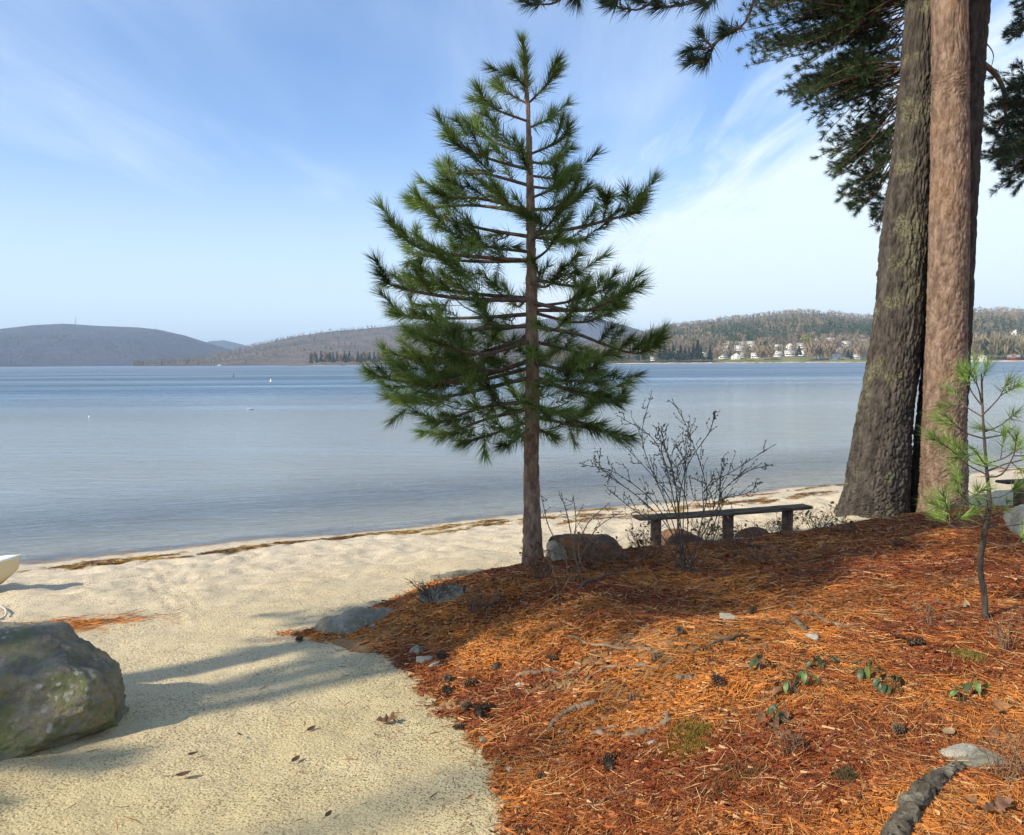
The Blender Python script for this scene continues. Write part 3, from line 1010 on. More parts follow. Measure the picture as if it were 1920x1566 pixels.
for k, (px, hp) in enumerate([(1829, 34), (1835, 40), (1852, 44), (1861, 38), (1868, 42), (1877, 36), (1884, 40), (1893, 34), (1910, 30), (1917, 34)]):
    kd = 'conifer' if k in (2, 5, 8) else 'bare'
    far_tree(px, 675.5, hp, kd, h_right, ('dark pine, %s of the shoreline trees by the boathouse' if kd == 'conifer' else 'tall leafless tree, %s of the shoreline trees by the boathouse') % (ORD[k] + ' from the left'),
             'shoreline trees by the boathouse', (0.055, 0.075, 0.03) if kd == 'conifer' else (0.25, 0.21, 0.12), 110)
for k in range(22):
    px = 583 + k * 6.2 + 2 * math.sin(k * 5.1)
    kd = 'bare' if k % 4 == 1 else 'conifer'
    far_tree(px, 683.2, 17 + 6 * abs(math.sin(k * 1.7)), kd, h_spit, ('tall pine, %s of the trees along the low headland' if kd == 'conifer' else 'leafless tree, %s of the trees along the low headland') % (ORD[k] + ' from the left'),
             'trees on the headland', (0.048, 0.066, 0.034) if kd == 'conifer' else (0.24, 0.18, 0.11), 90, 1.2)

# mast on the hill top, buoys and a raft on the lake
pm = h_left.hit(142, 610)
t = thing('radio_mast', 'thin radio mast standing on the top of the long haze-blue hill', 'mast', pm + np.array([0, 0, -3.0]))
M_STEEL = mat_simple('steel', (0.25, 0.25, 0.26), (0.35, 0.35, 0.36), 1, 0.6)
obj('pole', mesh_of('mast_pole', *tube([(0, 0, 0), (0, 0, 45), (0, 0, 62)], [2.2, 1.6, 0.8], 6)), M_STEEL, t)
obj('antenna', mesh_of('mast_antenna', *tube([(-3, 0, 50), (3, 0, 50)], [0.9, 0.9], 6)), M_STEEL, t)


def on_water(px, py):
    r = ray(px, py)
    return np.array([0, 0, CAMZ]) + r * (-CAMZ / r[2])


def lathe(prof, k=14):
    prof = np.array(prof, float)
    an = np.linspace(0, 2 * math.pi, k, endpoint=False)
    V = np.stack([prof[:, 0, None] * np.cos(an), prof[:, 0, None] * np.sin(an), np.repeat(prof[:, 1, None], k, 1)], -1).reshape(-1, 3)
    n = len(prof)
    i, j = np.meshgrid(np.arange(n - 1), np.arange(k), indexing='ij')
    return V, np.stack([i * k + j, i * k + (j + 1) % k, (i + 1) * k + (j + 1) % k, (i + 1) * k + j], -1).reshape(-1, 4)


M_BUOYW = mat_simple('white_plastic', (0.72, 0.72, 0.70), (0.8, 0.8, 0.78), 5, 0.4)
M_BUOYD = mat_simple('dark_plastic', (0.03, 0.035, 0.045), (0.06, 0.06, 0.07), 5, 0.5)
for (px, py, s, top, lab) in [(508, 716, 0.68, True, 'white spar buoy with a dark tip floating far out'), (438, 707, 0.6, False, 'small dark buoy floating beyond the spar buoy'),
                              (167, 782, 0.14, True, 'tiny white float near the left edge of the water')]:
    p = on_water(px, py)
    t = thing('buoy', lab, 'buoy', p)
    V, F = lathe([(0.001, -0.3), (0.24 * s, -0.28), (0.28 * s, 0.02), (0.20 * s, 0.25 * s), (0.10 * s, 0.42 * s), (0.085 * s, 0.75 * s)])
    obj('float', mesh_of('buoy_float', V, [F], smooth=True), M_BUOYW if top else M_BUOYD, t)
    V, F = lathe([(0.084 * s, 0.751 * s), (0.075 * s, 1.1 * s), (0.001, 1.12 * s)])
    obj('tip', mesh_of('buoy_tip', V, [F], smooth=True), M_BUOYD, t)
p = on_water(470, 768)
t = thing('swim_float', 'low pale float lying flat on the calm water', 'float', p)
t.rotation_euler = (0, 0, 0.1)
V, F = box_pts((-0.19, -0.1, -0.05), (0.19, 0.1, 0.035))
obj('deck', mesh_of('float_deck', V, [F]), M_BUOYW, t)
V, F = box_pts((-0.17, -0.108, 0.004), (0.19, -0.1005, 0.03))
obj('fender', mesh_of('float_fender', V, [F]), M_BUOYD, t)
p = h_mid.hit(412, 685.3)
t = thing('moored_boat', 'white boat lying close under the far shore', 'boat', p * np.array([0.985, 0.985, 0]) + np.array([0, 0, 0.1]))
V, F = box_pts((-7, -2, 0), (7, 2, 1.6))
V[:, 0] *= np.where(V[:, 2] < 0.5, 0.8, 1.0)
obj('hull', mesh_of('boat_hull', V, [F]), M_BUOYW, t)
V, F = box_pts((-2.5, -1.5, 1.61), (3, 1.5, 3.6))
obj('cabin', mesh_of('boat_cabin', V, [F]), M_BUOYW, t)

# ------------------------------------------------------------------ haze
V, F = box_pts((-13600, -600, -12), (13600, 13200, 420))
hz = obj('haze', mesh_of('haze', V, [F]))
mh = bpy.data.materials.new('haze_air')
mh.use_nodes = True
t = NT(mh.node_tree)
vol = t.n('ShaderNodeVolumePrincipled')
vol.inputs['Color'].default_value = (0.60, 0.79, 1.0, 1)
vol.inputs['Density'].default_value = 9.5e-5
vol.inputs['Anisotropy'].default_value = 0.0
o = t.n('ShaderNodeOutputMaterial')
t.link(vol.outputs[0], o.inputs['Volume'])
hz.data.materials.append(mh)
hz['kind'] = 'stuff'

# ------------------------------------------------------------------ big trunks
def bark_trunk(name, path, radii, k, step, barkfn, mat, parent, flare=None):
    """trunk as one skin whose furrows and plates are geometry"""
    L = np.linalg.norm(np.diff(path, axis=0), axis=1).sum()
    n = int(L / step)
    P = spline(path, n)
    R = np.interp(np.linspace(0, 1, n), np.linspace(0, 1, len(radii)), radii)
    an = np.linspace(0, 2 * math.pi, k, endpoint=False)
    s = np.linspace(0, L, n)
    A, Sg = np.meshgrid(an, s)
    Rg = np.repeat(R[:, None], k, 1)
    if flare is not None:
        Rg = Rg * (1 + flare * np.exp(-Sg / 0.28) * (0.75 + 0.45 * np.sin(A * 5 + 1.3) + 0.25 * np.sin(A * 3 + 0.4)))
    Rg = Rg * (1 + 0.03 * fbm(np.cos(A) * 1.2, np.sin(A) * 1.2, Sg * 0.9, 2, 5))
    Rg = Rg + barkfn(np.cos(A) * R[:, None], np.sin(A) * R[:, None], Sg)
    V = np.stack([P[:, 0, None] + Rg * np.cos(A), P[:, 1, None] + Rg * np.sin(A), np.repeat(P[:, 2, None], k, 1)], -1).reshape(-1, 3)
    i, j = np.meshgrid(np.arange(n - 1), np.arange(k), indexing='ij')
    F = np.stack([i * k + j, i * k + (j + 1) % k, (i + 1) * k + (j + 1) % k, (i + 1) * k + j], -1).reshape(-1, 4)
    return obj(name, mesh_of(name, V, [F], smooth=True), mat, parent)


def cells(x, y, z, seed):
    """distance to the border between cells (F2-F1) and a random value per cell"""
    sh = x.shape
    x, y, z = x.ravel(), y.ravel(), z.ravel()
    xi, yi, zi = np.floor(x), np.floor(y), np.floor(z)
    f1, f2, idv = np.full(x.shape, 9.0), np.full(x.shape, 9.0), np.zeros(x.shape)
    for a in (-1, 0, 1):
        for b in (-1, 0, 1):
            for c in (-1, 0, 1):
                i, j, k = xi + a, yi + b, zi + c
                h = _hash(i, j, k, seed)
                d = np.sqrt((i + 0.5 + 0.5 * h - x) ** 2 + (j + 0.5 + 0.5 * _hash(i, j, k, seed + 1) - y) ** 2 + (k + 0.5 + 0.5 * _hash(i, j, k, seed + 2) - z) ** 2)
                n1 = d < f1
                f2 = np.where(n1, f1, np.minimum(f2, d))
                idv = np.where(n1, h, idv)
                f1 = np.where(n1, d, f1)
    return (f2 - f1).reshape(sh), idv.reshape(sh)


def bark_furrow(x, y, s):
    wx = 0.5 * fbm(x * 8, y * 8, s * 3.0, 2, 3)
    e, c = cells(x / 0.040 + wx, y / 0.040 - wx, s / 0.34 + wx * 0.6, 11)
    e2, c2 = cells(x / 0.026 + wx, y / 0.026, s / 0.12, 15)
    return 0.026 * sstep(0.0, 0.22, e) + 0.009 * c + 0.006 * sstep(0.0, 0.2, e2) + 0.004 * c2 + 0.005 * fbm(x * 60, y * 60, s * 20, 2, 13) - 0.022


def bark_plates(x, y, s):
    wx = 0.5 * fbm(x * 9, y * 9, s * 5, 2, 8)
    e, c = cells(x / 0.048 + wx, y / 0.048 - wx, s / 0.16 + wx, 21)
    e2, c2 = cells(x / 0.030 + wx, y / 0.030, s / 0.045, 25)
    return 0.011 * sstep(0.0, 0.14, e) + 0.006 * c + 0.004 * sstep(0.0, 0.15, e2) + 0.003 * c2 + 0.003 * fbm(x * 80, y * 80, s * 60, 2, 23) - 0.010


def px_path(pts):
    return np.array([at(px, py, y) for px, py, y in pts])


def extend(path, z):
    d = path[-1] - path[-2]
    return np.vstack([path, path[-1] + d / d[2] * (z - path[-1][2])])


B1 = gp(1640, 972)
YB1 = B1[1] + 0.45
big1 = thing('pine_tree', 'thick old pine with dark furrowed bark and yellow lichen leaning towards its neighbour', 'tree', (0, 0, 0), 'old pines at the shore')
pth1 = px_path([(1630, 990, YB1), (1642, 920, YB1), (1656, 800, YB1 + 0.02), (1680, 650, YB1 + 0.08), (1698, 450, YB1 + 0.16), (1716, 250, YB1 + 0.32), (1731, 0, YB1 + 0.6)])
pth1 = extend(pth1, 13.5)
rad1 = np.array([69, 56, 48, 44, 42, 35, 30, 12]) / FPX * (YB1 + 0.1)
bark_trunk('trunk', pth1, rad1, 180, 0.03, bark_furrow, M_BARK_OAK, big1, 0.24)

B2 = gp(1765, 955)
YB2 = YB1 - 0.42
big2 = thing('pine_tree', 'straight old red pine with pinkish scaly bark between the two darker trunks', 'tree', (0, 0, 0), 'old pines at the shore')
pth2 = px_path([(1768, 975, YB2), (1769, 900, YB2), (1770, 800, YB2), (1774, 650, YB2), (1779, 450, YB2), (1782, 200, YB2), (1781, 0, YB2)])
pth2 = extend(pth2, 14.5)
rad2 = np.array([43, 40, 37, 34.5, 33, 31, 29.5, 10]) / FPX * YB2
bark_trunk('trunk', pth2, rad2, 165, 0.028, bark_plates, M_BARK_RED, big2, 0.10)

YB3 = YB2 + 0.36
big3 = thing('pine_tree', 'dark shaded pine trunk showing behind the right side of the red pine', 'tree', (0, 0, 0), 'old pines at the shore')
pth3 = px_path([(1752, 965, YB3), (1758, 850, YB3), (1772, 700, YB3), (1785, 450, YB3), (1800, 200, YB3), (1815, 0, YB3)])
pth3 = extend(pth3, 13.0)
rad3 = np.array([46, 42, 40, 38, 37, 36, 12]) / FPX * YB3
bark_trunk('trunk', pth3, rad3, 90, 0.05, bark_furrow, M_BARK_DARK, big3, 0.1)


# ------------------------------------------------------------------ pine boughs
def tufts(P, Dr, L, nl, n, w, col, colj=0.25, a0=1.05, a1=0.30, up=0.0):
    """bottlebrush shoots: P,Dr (m,3) shoot base and direction, L (m,) length; n needles each"""
    P, Dr = np.asarray(P, float), unit(Dr)
    m = len(P)
    L = np.broadcast_to(np.asarray(L, float), (m,))
    t = rng.random((m, n)) ** 0.8
    t[:, : n // 6] = 0.96
    base = P[:, None] + Dr[:, None] * (L[:, None] * t)[..., None]
    rnd = rng.normal(size=(m, n, 3))
    perp = unit(rnd - (rnd * Dr[:, None]).sum(-1, keepdims=True) * Dr[:, None])
    a = (a0 + (a1 - a0) * t + rng.normal(size=(m, n)) * 0.16)[..., None]
    d = Dr[:, None] * np.cos(a) + perp * np.sin(a)
    d[..., 2] += up
    d = unit(d)
    ln = nl * (0.75 + 0.4 * rng.random((m, n)))[..., None]
    tip = base + d * ln
    tip[..., 2] -= 0.06 * ln[..., 0]
    s = unit(np.cross(d, rng.normal(size=(m, n, 3)))) * (w / 2)
    V = np.stack([base - s, base + s, tip], 2).reshape(-1, 3)
    F = np.arange(m * n * 3).reshape(-1, 3)
    col = np.asarray(col, float)
    c = col * (1 + colj * (rng.random((m, 1, 1)) * 2 - 1)) * (1 + 0.2 * (rng.random((m, n, 1)) * 2 - 1))
    C = np.repeat(c.reshape(-1, 3) if c.ndim == 3 else c, 3, axis=0)
    return V, F, C


class Bough:
    """collects the branches (wood) and needles of ONE crown"""
    def __init__(s, nl, n, w, col, **kw):
        s.wood, s.P, s.D, s.L = Geo(), [], [], []
        s.pieces, s.split = [s.wood], False
        s.nl, s.n, s.w, s.col, s.kw = nl, n, w, col, kw

    def begin(s):
        if s.split:
            s.pieces.append(Geo())
            s.wood = s.pieces[-1]

    def shoot(s, p, d, L):
        s.P.append(p)
        s.D.append(d)
        s.L.append(L)

    def main_limb(s, *a):
        s.begin()
        return s.limb(*a)

    def limb(s, pts, r0, r1=0.004, k=5, n=14):
        P = spline(pts, n)
        s.wood.add(*tube(P, np.linspace(r0, r1, n), k, False))
        return P

    def branch(s, pts, r0, gap=0.12, start=0.35, side=0.36, tuft=0.24, flat=0.35, lift=0.3, fork=True):
        """a limb with side twigs, each ending in a tuft"""
        P0 = np.array(pts, float)
        seg_l = np.linalg.norm(P0[-1] - P0[-2])
        P0[-1] = P0[-1] - (P0[-1] - P0[-2]) / max(seg_l, 1e-6) * min(0.55 * seg_l, 0.55 * s.nl)
        s.begin()
        P = s.limb(P0, r0)
        seg = np.linalg.norm(np.diff(P, axis=0), axis=1)
        cum = np.concatenate([[0], np.cumsum(seg)])
        Lt = cum[-1]
        T = unit(np.gradient(P, axis=0))
        i0 = max(1, int(np.searchsorted(cum, Lt - tuft * 1.25)))
        i1 = (i0 + len(P) - 1) // 2
        if i1 > i0:
            s.shoot(P[i0], P[i1] - P[i0], np.linalg.norm(P[i1] - P[i0]) + 0.02)
            s.shoot(P[i1], P[-1] - P[i1], np.linalg.norm(P[-1] - P[i1]))
        else:
            s.shoot(P[i0], P[-1] - P[i0], np.linalg.norm(P[-1] - P[i0]))
        q = start * Lt
        sg = 1
        while q < Lt * 0.97:
            f = q / Lt
            p = np.array([np.interp(q, cum, P[:, i]) for i in range(3)])
            tg = np.array([np.interp(q, cum, T[:, i]) for i in range(3)])
            lat = unit(np.cross(tg, [0, 0, 1]) + 1e-6) * sg + rng.normal(size=3) * flat
            d = unit(tg * (0.75 + 0.3 * rng.random()) + unit(lat) * 0.75 + np.array([0, 0, lift * (0.3 + rng.random())]))
            l = (side * (1.08 - f) * (0.6 + 0.7 * rng.random()) + 0.05) * min(1.0, 0.45 + 1.4 * f)
            e = p + d * l + np.array([0, 0, 0.18 * l])
            e[2] = max(e[2], p[2] - 0.03)
            mid = p + d * l * 0.5 - np.array([0, 0, 0.02 * l])
            S = s.limb([p, mid, e], max(0.003, r0 * 0.35 * (1 - f) + 0.003), 0.0025, 4, 5)
            tl = tuft * (0.75 + 0.4 * rng.random())
            k0 = min(0.75, max(0.05, 1 - tl / max(l, 1e-3)))
            b0 = S[0] + (S[-1] - S[0]) * k0
            s.shoot(b0, S[-1] - b0 + np.array([0, 0, 0.02]), max(np.linalg.norm(S[-1] - b0), tl * 0.7))
            if fork and l > 0.20:
                for _ in range(2 if l > 0.26 else 1):
                    d2 = unit(d + rng.normal(size=3) * 0.55 + np.array([0, 0, 0.15]))
                    b2 = p + d * l * (0.4 + 0.4 * rng.random())
                    s.limb([b2, b2 + d2 * l * 0.4], 0.003, 0.002, 4, 3)
                    s.shoot(b2 + d2 * l * 0.3, d2, tuft * (0.6 + 0.35 * rng.random()))
            sg = -sg
            q += gap * (0.7 + 0.6 * rng.random())
        return P

    def build(s, parent, wmat, name='crown'):
        V, F, C = tufts(np.array(s.P), np.array(s.D), np.array(s.L), s.nl, s.n, s.w, s.col, **s.kw)
        G = Geo()
        G.add(V, F, C)
        c = obj('needles', G.mesh('pine_needles'), M_NEEDLE, parent)
        c['kind'] = 'stuff'
        for gpc in s.pieces:
            if gpc.n:
                obj('branch' if s.split else 'branches', gpc.mesh('pine_branch', True), wmat, parent)
        return c


# ------------------------------------------------------------------ the young red pine in the middle
TP = gp(998, 1058)
YT = TP[1] + 0.1
young = thing('young_pine', 'young red pine with bottlebrush branches standing at the edge of the sand', 'tree', (0, 0, 0))
ptY = px_path([(998, 1075, YT), (998, 980, YT), (996, 880, YT), (998, 760, YT), (997, 620, YT), (996, 480, YT), (994, 370, YT), (991, 240, YT), (987, 150, YT), (984, 88, YT)])
bark_trunk('trunk', ptY, np.array([20, 15.5, 14, 13, 11, 8.8, 7, 4.5, 2.6, 1.2]) / FPX * YT, 72, 0.02, lambda x, y, s: bark_plates(x, y, s) * 0.7, M_BARK_YOUNG, young, 0.18)
K = Bough(0.160, 150, 0.0058, (0.118, 0.175, 0.036), colj=0.55, a0=1.0, a1=0.40)
K.split = True


def tb(pts, dy, r0=0.016, **kw):
    """a branch given by photograph points, swinging dy metres towards (-) or away (+) at its tip"""
    L = len(pts) - 1
    P = [at(px, py, YT + dy * (i / L)) for i, (px, py) in enumerate(pts)]
    return K.branch(P, r0, **kw)


SMALL = dict(gap=0.40, side=0.16, tuft=0.36, start=0.5, fork=False)
tb([(986, 190), (984, 135), (983, 92)], 0.0, 0.008, gap=0.16, side=0.10, tuft=0.26, start=0.2)
tb([(987, 165), (968, 145), (952, 128)], -0.15, 0.009, **SMALL)
tb([(989, 195), (945, 170), (926, 145)], 0.25, 0.010, **SMALL)
tb([(991, 228), (930, 205), (903, 180), (892, 152)], -0.2, 0.012, **SMALL)
tb([(990, 195), (1020, 165), (1040, 140), (1052, 114)], -0.1, 0.011, **SMALL)
tb([(992, 240), (1025, 225), (1041, 204)], 0.3, 0.010, **SMALL)
tb([(993, 290), (1045, 268), (1062, 250), (1068, 225)], -0.2, 0.012, **SMALL)
MED = dict(gap=0.24, side=0.35, tuft=0.35, start=0.16)
tb([(993, 318), (925, 300), (860, 275), (836, 230)], -0.25, 0.016, **MED)
tb([(993, 290), (930, 268), (895, 240), (885, 215)], 0.35, 0.014, **MED)
tb([(993, 348), (905, 325), (845, 325), (814, 302)], 0.3, 0.016, **MED)
tb([(994, 395), (900, 372), (840, 372), (800, 350)], -0.3, 0.018, **MED)
tb([(994, 400), (890, 385), (800, 390), (760, 374)], 0.4, 0.018, **MED)
tb([(994, 444), (900, 428), (820, 405), (775, 365)], 0.15, 0.018, **MED)
tb([(994, 489), (900, 482), (800, 470), (750, 440), (729, 402)], -0.35, 0.020, **MED)
tb([(994, 489), (880, 490), (790, 478), (752, 458)], 0.5, 0.018, **MED)
tb([(997, 330), (1040, 335), (1067, 316)], 0.2, 0.012, **SMALL)
tb([(997, 395), (1045, 388), (1085, 358)], -0.25, 0.014, **SMALL)
tb([(998, 440), (1080, 428), (1150, 410), (1188, 400), (1209, 355)], -0.3, 0.020, gap=0.24, side=0.15, tuft=0.24, start=0.42, fork=False)
tb([(1170, 403), (1190, 385), (1213, 365)], -0.28, 0.006, gap=0.13, side=0.08, tuft=0.28, start=0.3)
tb([(1130, 414), (1138, 385), (1136, 356)], -0.25, 0.006, gap=0.16, side=0.06, tuft=0.26, start=0.5)
tb([(998, 445), (1060, 452), (1108, 448)], 0.45, 0.014, **MED)
BIG = dict(gap=0.215, side=0.46, tuft=0.33, start=0.10)
tb([(995, 563), (870, 560), (770, 545), (725, 530), (703, 500)], -0.4, 0.022, **BIG)
tb([(995, 560), (880, 550), (790, 535), (748, 510)], 0.45, 0.020, **BIG)
tb([(995, 589), (890, 596), (770, 596), (730, 572)], 0.35, 0.020, **BIG)
tb([(995, 611), (890, 618), (800, 630), (756, 618)], -0.45, 0.020, **BIG)
tb([(995, 634), (860, 672), (800, 676), (768, 655)], 0.55, 0.020, **BIG)
tb([(995, 676), (890, 708), (760, 716), (700, 702), (684, 690)], -0.35, 0.022, **BIG)
tb([(995, 690), (880, 716), (770, 712), (720, 672)], 0.30, 0.020, **BIG)
tb([(994, 708), (860, 740), (770, 752), (712, 742)], 0.2, 0.020, **BIG)
tb([(994, 753), (910, 763), (830, 790), (792, 788)], -0.5, 0.020, **BIG)
tb([(994, 765), (900, 790), (840, 815), (808, 812)], 0.25, 0.018, **BIG)
tb([(995, 790), (930, 812), (880, 828), (852, 832)], -0.25, 0.016, **BIG)
tb([(996, 800), (960, 830), (930, 838)], -0.6, 0.014, **SMALL)
tb([(999, 524), (1080, 537), (1112, 515)], 0.3, 0.016, **MED)
tb([(999, 582), (1110, 582), (1154, 576), (1170, 548)], -0.2, 0.018, gap=0.2, side=0.24, tuft=0.30, start=0.35)
tb([(999, 575), (1070, 565), (1140, 540), (1150, 528)], 0.5, 0.015, gap=0.22, side=0.22, tuft=0.28, start=0.35)
tb([(999, 612), (1080, 626), (1130, 645), (1190, 663), (1225, 650), (1250, 622)], -0.35, 0.018, gap=0.10, side=0.14, tuft=0.22, start=0.5, lift=0.9)
tb([(999, 640), (1080, 660), (1131, 682)], 0.35, 0.018, **BIG)
tb([(999, 680), (1070, 695), (1125, 690)], -0.6, 0.018, **BIG)
tb([(1000, 712), (1095, 715), (1144, 722)], 0.45, 0.018, **BIG)
tb([(1000, 705), (1110, 748), (1150, 755), (1180, 744)], -0.15, 0.018, gap=0.2, side=0.26, tuft=0.30, start=0.4)
tb([(1000, 757), (1080, 789), (1128, 812)], -0.3, 0.018, **MED)
tb([(1000, 765), (1070, 780), (1110, 770)], 0.6, 0.018, **BIG)
tb([(1000, 800), (1030, 815), (1048, 822)], 0.2, 0.012, **SMALL)
# boughs that point towards and away from the viewer
for k in range(26):
    f = (k + 0.5) / 26
    py = 290 + 500 * f ** 0.9
    reach = (0.30 + 1.10 * min(1, (py - 150) / 480)) * (0.65 + 0.4 * rng.random())
    if py > 740:
        reach *= 0.8
    base = at(995, py, YT)
    an = (math.pi * 1.5 if k % 2 else math.pi * 0.5) + rng.normal() * 0.7
    d = np.array([math.cos(an), math.sin(an), 0])
    e = base + d * reach + np.array([0, 0, (0.30 if py < 500 else 0.05 if py < 680 else -0.12) * reach + rng.normal() * 0.05])
    mid = base + d * reach * 0.5 + np.array([0, 0, (0.08 if py < 500 else -0.08) * reach])
    K.branch([base, mid, e], 0.008 + 0.009 * reach, gap=0.34, side=0.30, tuft=0.34, start=0.5)
K.build(young, M_BRANCH)

# ------------------------------------------------------------------ boughs of the old pines hanging into the picture
KR = Bough(0.155, 62, 0.0075, (0.045, 0.075, 0.036), colj=0.3)
KR.split = True
YR = 6.9
for pts in [[(1420, -20), (1395, 45), (1345, 78), (1330, 108), (1312, 122)], [(1345, 78), (1325, 90), (1300, 92), (1282, 100)], [(1335, 88), (1318, 70), (1308, 58)],
            [(1390, 50), (1365, 60), (1352, 62)], [(1320, 115), (1300, 118), (1290, 108)]]:
    KR.branch([at(px, py, YR + 0.04 * i) for i, (px, py) in enumerate(pts)], 0.013, gap=0.14, side=0.09, tuft=0.13, start=0.45, fork=False)
for pts in [[(1300, -60), (1240, -15), (1200, 18), (1150, 10), (1130, 2)], [(1380, -50), (1340, -10), (1290, 8), (1240, 14), (1225, 5)], [(1160, -60), (1090, -20), (1075, 12)],
            [(1110, -60), (1050, 0), (1010, 8), (965, -2)], [(1360, -40), (1330, 5), (1310, 8)], [(1200, -40), (1165, -12), (1150, 8)], [(1250, -50), (1215, -20), (1190, 0)]]:
    KR.branch([at(px, py, 6.3 + 0.05 * i) for i, (px, py) in enumerate(pts)], 0.012, gap=0.13, side=0.14, tuft=0.13, start=0.35, fork=False)
j0 = at(1300, -60, 6.3)
KR.main_limb([pth2[-1] * 0.35 + pth2[-2] * 0.65, (pth2[-2] + j0) / 2 + np.array([0, 0, 1.0]), j0], 0.05, 0.015, 6)
KR.main_limb([pth2[-1] * 0.25 + pth2[-2] * 0.75, at(1560, -150, 7.4), at(1420, -20, YR)], 0.04, 0.013, 6)
KR.main_limb([j0, at(1220, -90, 6.3), at(1110, -60, 6.3)], 0.015, 0.012, 5)
KR.main_limb([j0, at(1340, -70, 6.3), at(1380, -50, 6.3)], 0.015, 0.012, 5)
KR.build(big2, M_BRANCH)

KW = Bough(0.095, 42, 0.0072, (0.045, 0.074, 0.028), colj=0.4, a0=1.0, a1=0.45)
KW.split = True


def spray(px0, py0, px1, py1, y0, y1, n, spread, sag):
    """a bundle of drooping white-pine branchlets from one limb point to a ragged front"""
    for i in range(int(n * 2.0 + 0.5)):
        e = np.array([px1, py1]) + rng.normal(size=2) * spread
        s0 = np.array([px0, py0]) + rng.normal(size=2) * spread * 0.25
        ya, yb = y0 + rng.normal() * 0.15, y1 + rng.normal() * 0.45
        m = (s0 + e) / 2 + np.array([0, sag + rng.normal() * 8])
        KW.branch([at(*s0, ya), at(*m, (ya + yb) / 2), at(*e, yb)], 0.010, gap=0.09, side=0.26, tuft=0.11, start=0.25, flat=0.5, lift=0.1)


YW = YB1 + 1.0
for a in [(1700, -40, 1400, 30, 7, 34, 0), (1700, -20, 1470, 60, 7, 30, 5), (1700, 10, 1420, 95, 4, 18, 5), (1700, 30, 1540, 85, 6, 26, 5), (1700, 60, 1620, 100, 6, 26, 0), (1690, -30, 1570, 10, 7, 34, 0), (1690, -60, 1440, 0, 6, 26, 0), (1700, 0, 1500, 20, 5, 26, 0), (1700, -60, 1640, 40, 6, 30, 0),
          (1690, 120, 1475, 190, 6, 20, -8), (1690, 140, 1530, 215, 6, 20, -5), (1690, 130, 1580, 165, 6, 24, 0), (1690, 170, 1640, 210, 5, 24, 0), (1690, 110, 1500, 165, 4, 12, -8),
          (1690, 190, 1560, 285, 5, 18, 8), (1688, 220, 1562, 330, 4, 14, 12), (1684, 260, 1580, 370, 4, 14, 14), (1680, 300, 1600, 395, 3, 12, 10), (1675, 350, 1645, 420, 3, 10, 4), (1690, 230, 1640, 300, 4, 22, 0)]:
    spray(a[0], a[1], a[2], a[3], YW, YW + 0.25, a[4], a[5], a[6])
for (z0, xx) in [(2, 1705), (90, 1700), (160, 1697), (250, 1690)]:
    s0 = at(xx + 30, z0 - 40, YB1 + 0.35)
    KW.main_limb([s0, at(xx - 5, z0 - 10, YW), at(xx - 70, z0 + 15, YW + 0.2), at(xx - 130, z0 + 40, YW + 0.3)], 0.03, 0.01, 6)
KW.build(big1, M_BRANCH)

KD = Bough(0.095, 36, 0.0072, (0.040, 0.072, 0.034), colj=0.4, a0=1.0, a1=0.45)
KWs, KW = KW, KD
KD.split = True
Y3 = YB3 + 0.6
KD.main_limb([at(1828, 110, YB3), at(1862, 135, Y3), at(1882, 170, Y3), at(1886, 225, Y3)], 0.045, 0.02, 7)
KD.main_limb([at(1886, 225, Y3), at(1896, 260, Y3), at(1925, 300, Y3)], 0.02, 0.012, 6)
KD.main_limb([at(1840, 70, YB3), at(1862, 100, YB3), at(1858, 130, YB3)], 0.010, 0.004, 5)
for a in [(1960, 150, 1885, 160, 4, 14, 0), (1970, 200, 1870, 215, 6, 16, 0), (1980, 230, 1870, 265, 6, 16, 0), (1990, 250, 1865, 305, 6, 18, 0), (1980, 280, 1890, 330, 5, 16, 0), (1990, 150, 1915, 200, 5, 24, 0), (1886, 225, 1860, 240, 3, 14, 0),
          (1980, -30, 1895, 25, 3, 16, 0), (1990, 20, 1900, 60, 3, 14, 0)]:
    spray(a[0], a[1], a[2], a[3], Y3 + 0.2, Y3 + 0.3, a[4], a[5], a[6])
KD.build(big3, M_BRANCH)


# crowns of the old pines above the picture, and the pines behind the viewer whose shade falls on the shore
def crown_mesh(z0, z1, rmax, seed, whorls=17, per=7):
    global rng
    keep_rng = rng
    rng = np.random.default_rng(seed)
    B = Bough(0.18, 34, 0.034, (0.042, 0.080, 0.034), colj=0.3)
    for i in range(whorls):
        f = (i + 0.5) / whorls
        z = z0 + (z1 - z0) * f
        R = rmax * (1.1 - f) ** 0.7 * (0.65 + 0.35 * math.sin(min(1, f * 4) * math.pi / 2))
        for j in range(per):
            a = 2 * math.pi * (j + rng.random() * 0.7) / per + i
            l = R * (0.7 + 0.45 * rng.random())
            d = np.array([math.cos(a), math.sin(a), 0])
            b = np.array([0, 0, z])
            B.branch([b, b + d * l * 0.5 + np.array([0, 0, 0.05 * l]), b + d * l + np.array([0, 0, 0.22 * l * (f + 0.2)])], 0.03, gap=0.24, side=0.6, tuft=0.28, start=0.25)
    V, F, C = tufts(np.array(B.P), np.array(B.D), np.array(B.L), B.nl, B.n, B.w, B.col, colj=0.3)
    G = Geo()
    G.add(V, F, C)
    rng = keep_rng
    return G.mesh('high_needles'), B.wood.mesh('high_branches')


